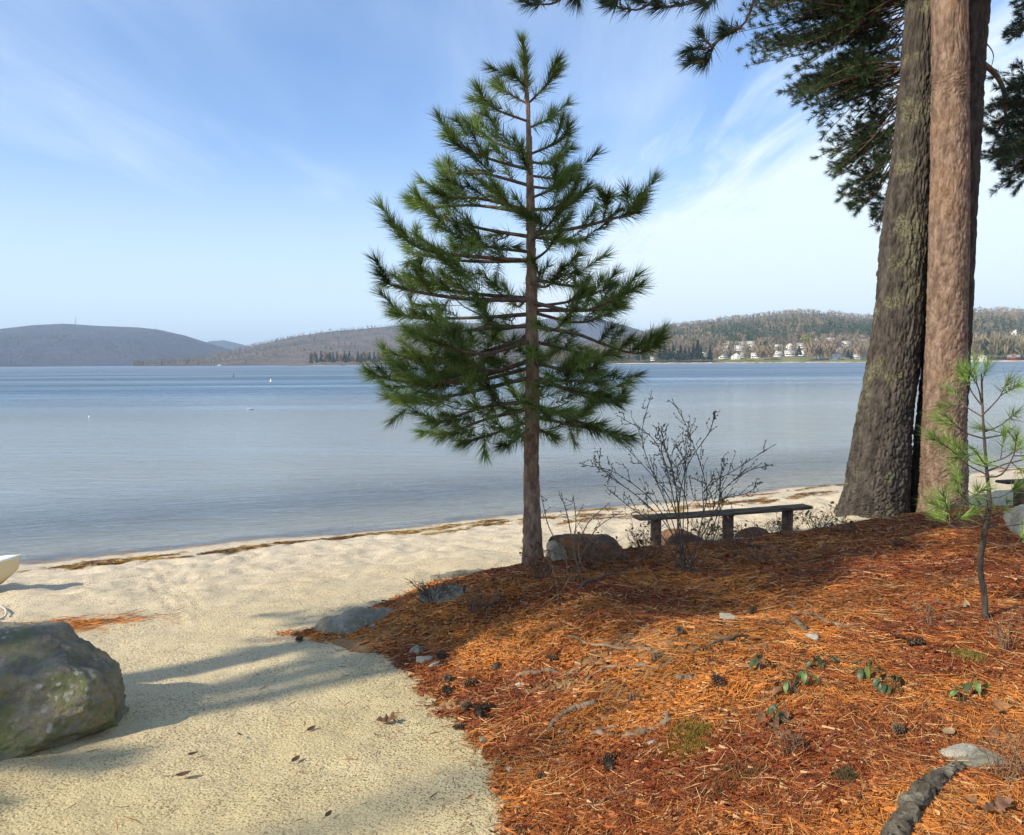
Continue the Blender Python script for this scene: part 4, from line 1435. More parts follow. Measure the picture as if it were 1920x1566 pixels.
nm, bm_ = crown_mesh(0.0, 5.5, 2.3, 3)
for tr, pt in ((big1, pth1), (big2, pth2), (big3, pth3)):
    top = pt[-1]
    o = obj('crown', nm, M_NEEDLE, tr, top - np.array([0, 0, 5.0]))
    o.rotation_euler = (0, 0, top[0])
    o['kind'] = 'stuff'
    o = obj('limbs', bm_, M_BRANCH, tr, top - np.array([0, 0, 5.0]))
    o.rotation_euler = (0, 0, top[0])

shade = [((-9.0, 0.85), 6.2, 5.5, 0.17, 0.4, 0.56, 'pine beside the viewer on the left whose crown shades the bank'),
         ((-14.16, -3.17), 11.8, 4.8, 0.18, 1.3, 0.62, 'pine farther back on the left whose crown also shades the bank'),
         ((-14.0, -2.75), 14.0, 5.0, 0.19, 2.0, 0.55, 'tall bare-stemmed pine behind the viewer whose crown dapples the old trunks'),
         ((-26.1, -12.1), 24.6, 4.6, 0.14, 2.9, 0.42, 'slender pine behind the viewer whose crown shades the ground below the sapling')]
def copy_tree(root, delta, label, group):
    r = obj(root.name.split('.')[0], None, loc=delta)
    tag(r, label, root['category'], group)
    for ch_ in list(root.children):
        c = ch_.copy()
        COL.objects.link(c)
        c.parent = r
    return r


cpy = copy_tree(young, (-7.55 - 1.6 * ptY[0][0], 0.62 - 1.6 * ptY[0][1], float(ground_h(np.array([-7.55]), np.array([0.62]))[0]) - ptY[0][2]), 'young pine beside the viewer whose shade falls over the boulder', 'pines behind the viewer')
cpy.scale = (1.6, 1.6, 1.0)
for (x, y), z0, ch, r, rot, xys, lab in shade:
    zg = float(ground_h(np.array([x]), np.array([y]))[0])
    t = thing('pine_tree', lab, 'tree', (x, y, zg - 0.1), 'pines behind the viewer')
    H_ = z0 + ch
    obj('trunk', mesh_of('high_trunk', *tube(spline([(0, 0, 0), (0.1, 0, H_ * 0.5), (0, 0.05, H_)], 14), np.linspace(r * 1.25, 0.03, 14), 12)), M_BARK_RED, t)
    for nme, msh, mt_ in (('crown', nm, M_NEEDLE), ('limbs', bm_, M_BRANCH)):
        o = obj(nme, msh, mt_, t, (0, 0, z0))
        o.rotation_euler = (0, 0, rot)
        o.scale = (xys, xys, ch / 5.5)
        if nme == 'crown':
            o['kind'] = 'stuff'

# ------------------------------------------------------------------ rocks
def rock(name, planes, c, size, seed, mat, lab, cat='rock', group=None, lvl=5, rough=0.05, soft=14.0, rz=0.0):
    """a stone bounded by broken faces: planes = [(normal, distance)] in units of size"""
    V, F = ico(lvl)
    N = unit(np.array([p[0] for p in planes], float))
    Dd = np.array([p[1] for p in planes], float)
    q = (V @ N.T) / Dd
    r = 1.0 / (np.log(np.exp(soft * np.clip(q, -3, 6)).sum(1)) / soft)
    V = V * r[:, None]
    s = np.asarray(size, float)
    nz = fbm(V[:, 0] * 1.6, V[:, 1] * 1.6, V[:, 2] * 1.6 + seed, 5, seed)
    V = V * (1 + rough * nz[:, None] + 0.42 * rough * fbm(V[:, 0] * 8, V[:, 1] * 8, V[:, 2] * 8, 4, seed + 5, 0.6)[:, None])
    V = V * s
    o = obj(name, mesh_of(name, V, [F], smooth=True), mat, None, c)
    o.rotation_euler = (0, 0, rz)
    return tag(o, lab, cat, group)


def rand_planes(seed, n=11, lo=0.75, hi=1.05):
    r = np.random.default_rng(seed)
    N = unit(r.normal(size=(n, 3)))
    P = [(v, lo + (hi - lo) * r.random()) for v in N]
    return P + [((1, 0, 0), 1), ((-1, 0, 0), 1), ((0, 1, 0), 1), ((0, -1, 0), 1), ((0, 0, 1), 1), ((0, 0, -1), 1)]


bp = gp(120, 1418)
rock('boulder', [((0, 0.1, 1), 0.95), ((0.05, -0.45, 1), 0.80), ((-0.25, -1, 0.45), 0.86), ((0.45, -1, 0.25), 0.80), ((1, 0.12, 0.08), 0.97), ((0.85, -0.7, -0.15), 0.93),
                 ((0.8, 0.2, 0.75), 0.97), ((-1, 0, 0.2), 1.0), ((0, 1, 0.15), 0.95), ((0, 0, -1), 0.8), ((0.6, 0.9, 0.2), 0.95), ((0.8, -0.55, -0.5), 0.90)],
     (bp[0] - 0.53, bp[1] + 0.30, bp[2] + 0.12), (0.62, 0.42, 0.365), 4, M_BOULDER, 'large lichen-grey boulder with a mossy front standing on the sand', 'boulder', None, 6, 0.06, 40.0)

sp = gp(665, 1196)
rock('rock_slab', [((0, 0, 1), 0.6), ((0.1, -0.75, 0.75), 0.62), ((-0.85, -0.3, 0.6), 0.8), ((1, 0, 0.3), 0.95), ((-1, 0, 0), 1), ((0, 1, 0.2), 0.8), ((0, -1, 0), 0.95), ((0, 0, -1), 1), ((0.6, 0.6, 0.6), 0.8)],
     (sp[0] + 0.02, sp[1] + 0.22, sp[2] - 0.07), (0.33, 0.22, 0.26), 8, M_STONE, 'flat grey-green rock slab at the tip of the needle bank', 'rock', None, 5, 0.10, 20, 0.6)
sp = gp(862, 1088)
rock('rock_slab', rand_planes(9), (sp[0], sp[1] + 0.1, sp[2] - 0.06), (0.26, 0.14, 0.10), 9, M_STONE, 'low dark ledge of rock behind the twiggy low bush', 'rock', None, 5, 0.12, 20, 0.5)
sp = gp(845, 1120)
rock('rock_slab', rand_planes(10), (sp[0] + 0.05, sp[1] + 0.05, sp[2] - 0.085), (0.26, 0.15, 0.13), 10, M_STONE, 'low grey rock half buried under the twiggy low bush', 'rock', None, 5, 0.12, 20, 0.4)
sp = gp(1120, 1050)
rock('boulder', rand_planes(12), (sp[0], sp[1] + 0.15, sp[2] - 0.05), (0.40, 0.32, 0.24), 12, M_DUFFROCK, 'rounded boulder covered in rusty needles behind the young pine', 'boulder', 'boulders along the crest of the bank', 5, 0.06)
sp = gp(1072, 1052)
rock('boulder', rand_planes(13), (sp[0] - 0.05, sp[1] + 0.05, sp[2] - 0.03), (0.16, 0.16, 0.20), 13, M_STONE, 'grey lichened boulder edge just right of the young pine', 'boulder', 'boulders along the crest of the bank', 5, 0.06)
sp = gp(1280, 1020)
rock('boulder', rand_planes(14), (sp[0], sp[1] + 0.1, sp[2] + 0.0), (0.24, 0.22, 0.17), 14, M_DUFFROCK, 'rounded dark boulder under the middle of the bench', 'boulder', 'boulders along the crest of the bank', 5, 0.06)
sp = gp(1415, 1008)
rock('boulder', rand_planes(15), (sp[0], sp[1] + 0.1, sp[2] - 0.03), (0.22, 0.2, 0.14), 15, M_DUFFROCK, 'low dark boulder between the two right bench legs', 'boulder', 'boulders along the crest of the bank', 5, 0.06)
sp = gp(1925, 1005)
rock('boulder', rand_planes(16), (sp[0] + 0.06, sp[1] + 0.1, sp[2] + 0.05), (0.14, 0.15, 0.17), 16, M_PALE, 'pale lichen-covered boulder at the right border below the second bench', 'boulder', None, 5, 0.08)
sp = gp(1838, 1440)
rock('rock', rand_planes(17), (sp[0], sp[1], sp[2] + 0.0), (0.11, 0.075, 0.05), 17, M_STONE, 'mossy grey rock half sunk in needles at the lower right', 'rock', None, 4, 0.08)
sp = gp(1810, 1428)
rock('rock', rand_planes(18), (sp[0], sp[1] + 0.02, sp[2] + 0.01), (0.075, 0.05, 0.035), 18, M_PALE, 'small tan flat stone leaning on the mossy rock', 'rock', None, 4, 0.08)
for k, (px, py, s, lab) in enumerate([
        (1365, 1172, 0.055, 'angular white stone on the needles below the bench'), (1522, 1206, 0.040, 'small white pointed stone beside the leafy sprigs'),
        (1085, 1250, 0.02, 'tiny pale pebble right of the long thin root'), (1158, 1252, 0.018, 'tiny pale pebble under the forked stump'),
        (1055, 1382, 0.022, 'small pinkish pebble at the end of the grey stick'), (1224, 1405, 0.024, 'white pebble below the flat root'), (1237, 1418, 0.018, 'smaller pink pebble below the white pebble'),
        (975, 1287, 0.03, 'reddish pebble beside the curved root'), (1300, 1415, 0.016, 'tiny pebble at the edge of the moss'),
        (955, 1452, 0.02, 'tan pebble near the sandy edge of the needles'), (1120, 1525, 0.018, 'pink pebble at the lower edge of the picture'),
        (908, 1392, 0.03, 'flat grey-green stone at the edge of the sand'), (795, 1246, 0.05, 'pale flat stone at the foot of the dark shadow'), (815, 1254, 0.035, 'thin white stone chip by the pine cones'),
        (783, 1228, 0.06, 'grey stone lying above the white stone chips'), (700, 1180, 0.03, 'white stone chip beside the rock slab'), (1905, 1485, 0.02, 'tiny white pebble at the right border')]):
    sp = gp(px, py)
    sp[2] = float(bed_h(sp[0], sp[1]))
    flat = 0.45 if k != 0 else 0.75
    rock('stone' if s > 0.028 else 'pebble', rand_planes(30 + k, 8, 0.6, 0.95), (sp[0], sp[1], sp[2] + s * 0.25), (s, s * 0.75, s * flat), 30 + k, M_PALE if k not in (11, 14) else M_STONE, lab, 'stone', 'loose stones on the bank', 3, 0.05, 18, k * 1.3)


# ------------------------------------------------------------------ benches
def plank(name, L, w, h, seed):
    n = 40
    x = np.linspace(-L / 2, L / 2, n)
    V = []
    for i, xx in enumerate(x):
        e = 0.008 * vnoise(np.array([xx * 5]), np.array([seed]), 0, seed)[0]
        bow = -0.010 * math.sin(math.pi * (xx / L + 0.5)) + 0.003 * vnoise(np.array([xx * 9]), np.array([3.0]), 0, seed)[0]
        b = 0.008
        ring = [(-w / 2 + e, b), (-w / 2 + b + e, 0), (w / 2 - b + e, 0), (w / 2 + e, b), (w / 2 + e, h - b), (w / 2 - b + e, h), (0.02, h - 0.003), (-w / 2 + b + e, h), (-w / 2 + e, h - b)]
        V += [(xx, yy, zz + bow - h) for yy, zz in ring]
    k = 9
    i, j = np.meshgrid(np.arange(n - 1), np.arange(k), indexing='ij')
    F = np.stack([i * k + j, (i + 1) * k + j, (i + 1) * k + (j + 1) % k, i * k + (j + 1) % k], -1).reshape(-1, 4)
    return mesh_of(name, V, [F, np.array([list(range(k)), list(range((n - 1) * k, n * k))[::-1]])])


def bench(pxa, ya, pxb, yb, z, legs, lab):
    A, B = at(pxa, 900, ya), at(pxb, 900, yb)
    A[2] = B[2] = z
    c = (A + B) / 2
    L = np.linalg.norm(B - A)
    d = (B - A) / L
    t = thing('bench', lab, 'bench', (c[0], c[1], 0), 'plank benches on the beach')
    t.rotation_euler = (0, 0, math.atan2(d[1], d[0]))
    obj('seat', plank('bench_seat', L, 0.20, 0.036, 3), M_PLANK, t, (0, 0, z))
    for f in legs:
        x = (f - 0.5) * L
        w = c + d * x
        zg = float(ground_h(np.array([w[0]]), np.array([w[1]]))[0]) - 0.12
        V, F = box_pts((-0.038, -0.055, zg), (0.038, 0.055, z - 0.040))
        V[:, :2] *= 1 + 0.06 * rng.normal(size=(8, 2))
        obj('leg', mesh_of('bench_leg', V, [F]), M_POST, t, (x, 0, 0))


bench(1193, 8.62, 1515, 9.25, 0.905, (0.11, 0.52, 0.875), 'long weathered plank bench on three posts behind the bare shrub')
bench(1878, 10.9, 2120, 11.7, 0.92, (0.13, 0.5, 0.87), 'second plank bench cut off by the right border')

# ------------------------------------------------------------------ canoe at the left border
cp = gp(8, 1113)
cz = float(ground_h(np.array([cp[0] - 1]), np.array([cp[1]]))[0])
can = thing('canoe', 'white canoe with a tan stained hull drawn up on the sand', 'canoe', (cp[0] + 0.04, cp[1] + 0.05, cz - 0.02))
can.rotation_euler = (0, 0, RAD(188))
Lc = 4.6
sx = np.linspace(0, 1, 40)
rows_, inner_ = [], []
for s_ in sx:
    e = math.sin(math.pi * s_) ** 0.55 if 0 < s_ < 1 else 0.0
    half = 0.42 * e + 0.004
    sheer = 0.30 + 0.13 * (2 * s_ - 1) ** 4
    keel = 0.0 + 0.30 * (abs(2 * s_ - 1)) ** 12
    xo = s_ * Lc
    for rr, off in ((rows_, 0.0), (inner_, 0.014)):
        for u in np.linspace(-1, 1, 15):
            au = abs(u)
            yy = math.copysign(max(half - off, 0.001) * min(1, au ** 0.55), u)
            zz = keel + off + (sheer - keel - off) * au ** 3.0
            ex = 0.10 * (zz / 0.43) * ((1 if s_ > 0.5 else -1) * (abs(2 * s_ - 1) ** 8))
            rr.append((xo + ex, yy, zz))
m, tt = new_mat('canoe_outside')
zz_ = tt.n('ShaderNodeSeparateXYZ', Vector=ocoord(tt)).outputs[2]
zz_ = tt.math('ADD', zz_, tt.math('MULTIPLY', tt.math('SUBTRACT', tt.noise(ocoord(tt), 9, 4), 0.5), 0.12))
cc_ = tt.mix(tt.ramp(zz_, 0.05, 0.30), (0.42, 0.20, 0.05), (0.66, 0.55, 0.33))
M_HULL = finish(m, tt, cc_, 0.4, None, spec=0.5)
M_CIN = mat_simple('canoe_inside', (0.50, 0.60, 0.60), (0.60, 0.68, 0.67), 4, 0.5)
M_CRIM = mat_simple('canoe_rim', (0.62, 0.66, 0.66), (0.74, 0.76, 0.75), 8, 0.4)
obj('hull', mesh_of('canoe_hull', rows_, [grid_faces(40, 15)], smooth=True), M_HULL, can)
obj('lining', mesh_of('canoe_lining', inner_, [grid_faces(40, 15)[:, ::-1]], smooth=True), M_CIN, can)
for sd_ in (0, 14):
    P = np.array([rows_[i * 15 + sd_] for i in range(40)]) + np.array([0, 0, 0.004])
    obj('gunwale', mesh_of('canoe_gunwale', *tube(P, 0.014, 6), smooth=True), M_CRIM, can)
# bow deck
V = []
for i in range(6):
    a, b = np.array(rows_[i * 15]), np.array(rows_[i * 15 + 14])
    V += [a + (0, 0, 0.006), (a + b) / 2 + (0, 0, 0.022), b + (0, 0, 0.006)]
obj('deck', mesh_of('canoe_deck', V, [grid_faces(6, 3)], smooth=True), M_CRIM, can)
for s_ in (12, 27):
    a, b = np.array(rows_[s_ * 15]), np.array(rows_[s_ * 15 + 14])
    V, F = box_pts((a[0] - 0.1, min(a[1], b[1]) + 0.02, 0.2), (a[0] + 0.1, max(a[1], b[1]) - 0.02, 0.222))
    obj('thwart', mesh_of('canoe_thwart', V, [F]), M_PLANK, can)
rp = [gp(-30, 1168), gp(5, 1162), gp(12, 1150), gp(4, 1141), gp(-20, 1136), gp(-60, 1140)]
M_ROPE = mat_simple('rope', (0.42, 0.40, 0.36), (0.55, 0.53, 0.48), 60, 0.9, 120, 0.8)
tag(obj('rope', mesh_of('rope', *tube(spline(np.array(rp) + np.array([0, 0, 0.012]), 40), 0.009, 6), smooth=True), M_ROPE), 'pale mooring rope lying in the shade of the canoe', 'rope')


# ------------------------------------------------------------------ bare shrub with swelling buds
def twig_shrub(stems, base, r0, twigs, twl, bud, depth, jit=0.02):
    W_, Bd = Geo(), []
    for pts, dy in stems:
        n = len(pts)
        P = [base + rng.normal(size=3) * np.array([0.05, 0.04, 0])] + [at(px, py, base[1] + dy * (i + 1) / n) for i, (px, py) in enumerate(pts)]
        S = spline(P, 20)
        W_.add(*tube(S, np.linspace(r0, 0.0022, 20), 5, False))
        T = unit(np.gradient(S, axis=0))
        for k in range(twigs):
            i = int(5 + 14.5 * (k + rng.random() * 0.8) / twigs)
            i = min(i, 18)
            d = unit(T[i] + unit(rng.normal(size=3) * np.array([1, 1.0, 0.6])) * 0.75 + np.array([0, 0, 0.1]))
            l = twl * (1.15 - i / 20) * (0.5 + 0.8 * rng.random())
            E = spline([S[i], S[i] + d * l * 0.5 + rng.normal(size=3) * jit, S[i] + d * l + np.array([0, 0, 0.12 * l])], 7)
            W_.add(*tube(E, np.linspace(0.0024, 0.0012, 7), 4, False))
            Te = unit(np.gradient(E, axis=0))
            for q in range(1, 7):
                if rng.random() < 0.65:
                    Bd.append((E[q], unit(Te[q] + rng.normal(size=3) * 0.55)))
            if l > 0.16:
                d2 = unit(d + rng.normal(size=3) * 0.6)
                E2 = spline([E[3], E[3] + d2 * l * 0.3, E[3] + d2 * l * 0.55], 5)
                W_.add(*tube(E2, np.linspace(0.0026, 0.0015, 5), 4, False))
                for q in range(1, 5):
                    Bd.append((E2[q], unit(d2 + rng.normal(size=3) * 0.6)))
        for q in range(11, 20):
            Bd.append((S[q], unit(T[q] + rng.normal(size=3) * 0.6)))
    G = Geo()
    for p, d in Bd:
        l = bud * (0.7 + 0.6 * rng.random())
        V, F = tube([p, p + d * l * 0.45, p + d * l], [0.0015, bud * 0.26, 0.001], 5, False)
        G.add(V, F, np.array([0.085, 0.085, 0.045]) * (0.7 + 0.6 * rng.random()))
    return W_, G


sb = gp(1288, 1082)
shr = thing('bare_shrub', 'leafless budding shrub of many thin stems in front of the bench', 'shrub', (0, 0, 0))
stems = [([(1255, 960), (1205, 830), (1222, 735)], 0.2), ([(1262, 930), (1230, 830), (1160, 780)], -0.2), ([(1240, 960), (1160, 890), (1090, 870)], 0.1), ([(1250, 985), (1200, 935), (1130, 880), (1125, 850)], -0.3),
         ([(1268, 920), (1250, 850), (1228, 800)], 0.35), ([(1265, 900), (1245, 830), (1240, 800)], -0.1), ([(1285, 880), (1295, 820), (1262, 752)], 0.2), ([(1280, 900), (1330, 810), (1340, 775)], 0.0),
         ([(1320, 960), (1325, 920), (1310, 860), (1290, 810)], -0.2), ([(1318, 965), (1322, 918), (1380, 880), (1450, 835)], 0.15), ([(1340, 980), (1352, 925), (1400, 885), (1445, 872)], -0.2), ([(1345, 990), (1350, 900), (1360, 860)], 0.25),
         ([(1230, 990), (1180, 950), (1140, 918)], 0.3), ([(1262, 950), (1230, 900), (1180, 845), (1160, 825)], 0.4), ([(1290, 960), (1270, 880), (1300, 850)], -0.35), ([(1330, 980), (1345, 940), (1400, 925), (1425, 905)], 0.3)]
Wd, Bg = twig_shrub(stems, sb, 0.0046, 11, 0.25, 0.019, 0.3)
obj('stems', Wd.mesh('shrub_stems', True), M_TWIG, shr)
o = obj('buds', Bg.mesh('shrub_buds'), M_LEAF, shr)
o['kind'] = 'stuff'

for (bx, by), stems, lab in [((1105, 1100), [([(1060, 1040), (1030, 990), (1015, 930)], 0.0), ([(1075, 1030), (1080, 980), (1075, 930)], 0.1), ([(1080, 1050), (1062, 960), (1048, 925)], -0.1)], 'thin leafless sapling stems leaning left behind the young pine base'),
                              ((1090, 1095), [([(1085, 1040), (1100, 985), (1140, 945)], 0.15), ([(1092, 1040), (1120, 990), (1165, 960)], -0.1)], 'thin leafless stems rising left of the budding shrub'),
                              ((1055, 1140), [([(1045, 1100), (1035, 1060)], 0.0), ([(1060, 1100), (1062, 1050)], 0.05)], 'short bare stems on the bank below the young pine')]:
    b = gp(bx, by)
    t = thing('bare_sapling', lab, 'sapling', (0, 0, 0), 'leafless sapling stems')
    Wd, Bg = twig_shrub(stems, b, 0.006, 5, 0.16, 0.014, 0.2)
    obj('stems', Wd.mesh('sapling_stems', True), M_DRYTWIG, t)
    obj('buds', Bg.mesh('sapling_buds'), M_LEAF, t)['kind'] = 'stuff'


def low_bush(name, px, py, wpx, hpx, n, lab, mat=None, leafcol=None, cat='bush', group=None, r=0.0028):
    b = gp(px, py)
    s = b[1] / FPX
    W_ = Geo()
    G = Geo()
    for _ in range(n):
        a = rng.random() * 2 * math.pi
        rr = wpx * s * 0.5 * (0.35 + 0.75 * rng.random())
        hh = hpx * s * (0.45 + 0.6 * rng.random())
        p0 = b + np.array([math.cos(a), math.sin(a), 0]) * rr * 0.25 * rng.random() - np.array([0, 0, 0.02])
        p2 = b + np.array([math.cos(a) * rr, math.sin(a) * rr * 0.7, hh])
        S = spline([p0, (p0 + p2) / 2 + rng.normal(size=3) * 0.02 + np.array([0, 0, 0.02]), p2], 8)
        W_.add(*tube(S, np.linspace(r, 0.0013, 8), 4, False))
        for q in (3, 4, 5, 6, 6):
            d = unit(S[q] - S[q - 1] + rng.normal(size=3) * 0.02)
            e = S[q] + unit(d + rng.normal(size=3) * 0.7) * hh * 0.3
            W_.add(*tube([S[q], (S[q] + e) / 2 + rng.normal(size=3) * 0.006, e], [0.0017, 0.0014, 0.001], 4, False))
            if leafcol is not None and rng.random() < 0.6:
                u1, u2 = rng.normal(size=3) * 0.012, rng.normal(size=3) * 0.012
                G.add([e, e + u1, e + u1 + u2, e + u2], np.array([[0, 1, 2, 3]]), np.array(leafcol) * (0.6 + 0.8 * rng.random()))
    t = thing(name, lab, cat, (0, 0, 0), group)
    obj('twigs', W_.mesh('bush_twigs'), mat or M_DRYTWIG, t)
    if leafcol is not None and G.n:
        obj('dry_leaves', G.mesh('bush_leaves'), M_LEAF, t)


BR = (0.16, 0.075, 0.035)
low_bush('low_bush', 812, 1130, 115, 50, 46, 'leafless twiggy low bush at the sandy edge of the bank', M_TWIG)
low_bush('low_bush', 905, 1150, 100, 42, 26, 'sparse twiggy bush just right of the low bush by the sand', M_DRYTWIG, BR)
low_bush('low_bush', 1012, 1092, 70, 62, 26, 'brown-leaved weed clump at the foot of the young pine', M_DRYTWIG, BR)
for k, (px, py, w, h, lab) in enumerate([
        (1130, 1075, 110, 70, 'dry weeds growing over the needle-covered boulder'), (1215, 1050, 100, 75, 'dry weeds between the two boulders under the bench end'),
        (1390, 1035, 110, 60, 'dry weeds below the right bench legs'), (1330, 1030, 90, 62, 'dry weeds below the middle bench leg'), (1470, 1010, 90, 50, 'dry weeds right of the last bench leg'),
        (1530, 1000, 80, 48, 'dark dry weeds at the left foot of the furrowed pine'), (1580, 1005, 70, 34, 'low dry weeds against the furrowed pine trunk'),
        (1440, 1060, 130, 34, 'low shaded weeds on the crest in front of the bench')]):
    low_bush('dry_weeds', px, py, w, h, 26, lab, M_DRYTWIG, BR, 'weeds', 'dry weeds on the crest of the bank', 0.002)
for k, (px, py, w, h, lab) in enumerate([(1745, 1190, 120, 70, 'bare reddish twigs left of the pine sapling'), (1890, 1230, 90, 80, 'bare reddish twigs at the right border below the sapling'),
                                         (1880, 1480, 110, 130, 'tangle of thin bare twigs in the lower right corner'), (1480, 1420, 90, 70, 'few bare twigs right of the moss'),
                                         (1790, 1110, 120, 40, 'dead twigs in the shade behind the sapling stem')]):
    low_bush('bare_twigs', px, py, w, h, 12, lab, M_DRYTWIG, None, 'twigs', 'bare twigs on the bank', 0.0022)

# ------------------------------------------------------------------ white-pine sapling at the right
SB = gp(1848, 1172)
YS = SB[1]
sap = thing('pine_sapling', 'slender white pine sapling with soft light green needles at the right', 'sapling', (0, 0, 0))
ptS = px_path([(1848, 1185, YS), (1846, 1120, YS), (1838, 1060, YS), (1848, 985, YS), (1855, 940, YS), (1850, 880, YS), (1844, 800, YS), (1840, 700, YS)])
obj('stem', mesh_of('sapling_stem', *tube(spline(ptS, 60), np.interp(np.linspace(0, 1, 60), [0, 0.5, 0.62, 1], [0.016, 0.013, 0.010, 0.004]) * (1 + 0.10 * np.sin(np.arange(60) * 1.9)), 10), smooth=True), M_BARK_OAK, sap)
KS = Bough(0.110, 55, 0.0036, (0.20, 0.30, 0.065), colj=0.3, a0=0.95, a1=0.35)


def sb_(pts, dy, tl=0.10, r=0.0045, sides=1):
    L = len(pts) - 1
    KS.split = True
    KS.begin()
    P = KS.limb([at(px, py, YS + dy * i / L) for i, (px, py) in enumerate(pts)], r, 0.002, 5, 10)
    KS.shoot(P[-3], P[-1] - P[-3], tl)
    for q in range(sides):
        i = 6 - 2 * q
        d = unit(P[i + 1] - P[i] + rng.normal(size=3) * 0.03)
        d = unit(d + np.array([rng.normal() * 0.5, rng.normal() * 0.5, 0.5]))
        KS.limb([P[i], P[i] + d * 0.06], 0.003, 0.002, 4, 3)
        KS.shoot(P[i] + d * 0.03, d, tl * 0.8)


sb_([(1840, 760), (1822, 735), (1815, 715)], 0.05)
sb_([(1840, 755), (1835, 730), (1826, 712)], -0.08)
sb_([(1841, 780), (1870, 750), (1882, 730)], -0.1)
sb_([(1840, 740), (1842, 715), (1846, 700)], 0.0, 0.05, 0.003, 0)
sb_([(1842, 782), (1815, 765), (1795, 745)], 0.12)
sb_([(1846, 810), (1875, 798), (1898, 780)], 0.1, 0.08, 0.004, 0)
sb_([(1843, 822), (1812, 812), (1785, 790)], -0.05)
sb_([(1846, 822), (1880, 815), (1890, 808)], 0.15)
sb_([(1846, 870), (1880, 860), (1915, 840)], -0.1, 0.12, 0.005, 2)
sb_([(1848, 885), (1885, 870), (1918, 862), (1950, 850)], 0.1, 0.12, 0.005, 2)
sb_([(1848, 895), (1878, 890), (1900, 855), (1905, 830)], -0.2, 0.11, 0.005, 2)
sb_([(1846, 875), (1825, 868), (1812, 858)], 0.1, 0.09)
sb_([(1846, 870), (1835, 855), (1828, 845)], -0.15, 0.09)
sb_([(1850, 890), (1812, 870), (1785, 845), (1762, 830)], -0.1, 0.11, 0.004, 2)
sb_([(1853, 940), (1815, 920), (1800, 895)], 0.1, 0.08, 0.003, 1)
sb_([(1853, 950), (1820, 945), (1800, 925)], -0.1, 0.08, 0.003, 1)
sb_([(1854, 970), (1800, 985), (1780, 962), (1772, 940)], -0.15, 0.12, 0.004, 2)
sb_([(1852, 985), (1790, 990), (1765, 955)], 0.1, 0.11, 0.004, 2)
sb_([(1850, 990), (1840, 965), (1832, 955)], 0.15, 0.1, 0.004, 1)
sb_([(1850, 990), (1872, 970), (1880, 958)], 0.05, 0.1, 0.004, 1)
sb_([(1848, 990), (1900, 985), (1930, 980)], 0.1, 0.08, 0.004, 0)
sb_([(1846, 1015), (1890, 1025), (1930, 1010)], -0.1, 0.1, 0.004, 1)
sb_([(1855, 935), (1880, 930), (1905, 915)], 0.0, 0.03, 0.003, 0)
KS.build(sap, M_TWIG)

# ------------------------------------------------------------------ roots, sticks and stumps on the bank
def stick(name, pts, r0, r1, lab, cat='root', mat=None, group='roots and sticks on the bank', lift=0.012, k=8, knots=()):
    P = np.array([gp(px, py) for px, py in pts])
    P[:, 2] += lift + 0.014
    P[0, 2] -= lift * 0.9
    P[-1, 2] -= lift * 0.9
    r0, r1 = r0 * 0.85, r1 * 0.85
    n = 70
    S = spline(P, n)
    S[:, :2] += min(0.35 * r0, 0.006) * np.stack([vnoise(np.arange(n) * 0.25, np.full(n, 1.0 + len(lab)), 0, 6), vnoise(np.arange(n) * 0.25, np.full(n, 9.0 + len(lab)), 0, 7)], -1)
    fz = np.linspace(0, 1, n)
    S[:, 2] = bed_h(S[:, 0], S[:, 1]) + (lift + 0.006) * np.maximum(np.sin(math.pi * np.clip(fz, 0.0, 1.0)), 0) ** 0.5 - 0.004 + (0.005 if r0 < 0.03 else 0.0) * np.sin(fz * 17 + len(lab))
    R = np.linspace(r0, r1, n) * (1 + (0.16 if r0 < 0.03 else 0.04) * vnoise(np.arange(n) * 0.33, np.full(n, len(lab) * 1.7), 0, 4))
    t = thing(name, lab, cat, (0, 0, 0), group)
    V, F = tube(S, R, k)
    sk = 14.0 / max(r0, 0.004) * 0.02 * (1.0 if r0 < 0.03 else 3.0)
    V = V + (0.45 if r0 < 0.03 else 0.30) * r0 * np.stack([fbm(V[:, 0] * sk * 3, V[:, 1] * sk * 3, V[:, 2] * sk * 3, 3, 5 + q) for q in range(3)], -1)
    obj('stem', mesh_of('stick_stem', V, F, smooth=True), mat or M_ROOT, t)
    for (i, dx, dz, l) in knots:
        d = unit(np.array([dx, 0.3, dz]))
        obj('stub', mesh_of('stick_stub', *tube([S[i], S[i] + d * l * 0.6, S[i] + d * l], [r0 * 0.6, r0 * 0.45, r0 * 0.2], 6), smooth=True), mat or M_ROOT, t)


stick('root', [(1058, 1196), (1100, 1216), (1160, 1224), (1222, 1228)], 0.007, 0.014, 'long thin pale root arching over the needles below the shadow')
stick('root', [(958, 1280), (990, 1268), (1030, 1262), (1085, 1270)], 0.020, 0.009, 'curved tan root lying near the sandy edge')
stick('root', [(1097, 1296), (1110, 1278), (1150, 1262), (1222, 1256)], 0.010, 0.007, 'thin hooked root in the middle of the bank')
stick('stick', [(1026, 1384), (1045, 1360), (1085, 1340), (1120, 1324)], 0.012, 0.019, 'grey broken stick with a stub near the moss', 'stick', knots=((56, 0.8, 0.15, 0.10), (44, 0.3, -0.4, 0.03)))
stick('root', [(1112, 1390), (1150, 1392), (1200, 1392), (1240, 1375), (1262, 1362)], 0.026, 0.018, 'flat half-buried root with lichen left of the moss', lift=-0.004, knots=((58, 0.2, 0.6, 0.05),))
stick('stick', [(1114, 1390), (1128, 1381), (1168, 1380)], 0.005, 0.008, 'small tan splinter lying above the half-buried root', 'stick')
stick('stick', [(1040, 1414), (1055, 1400), (1070, 1385)], 0.005, 0.004, 'short dark twig leaning below the grey broken stick', 'stick')
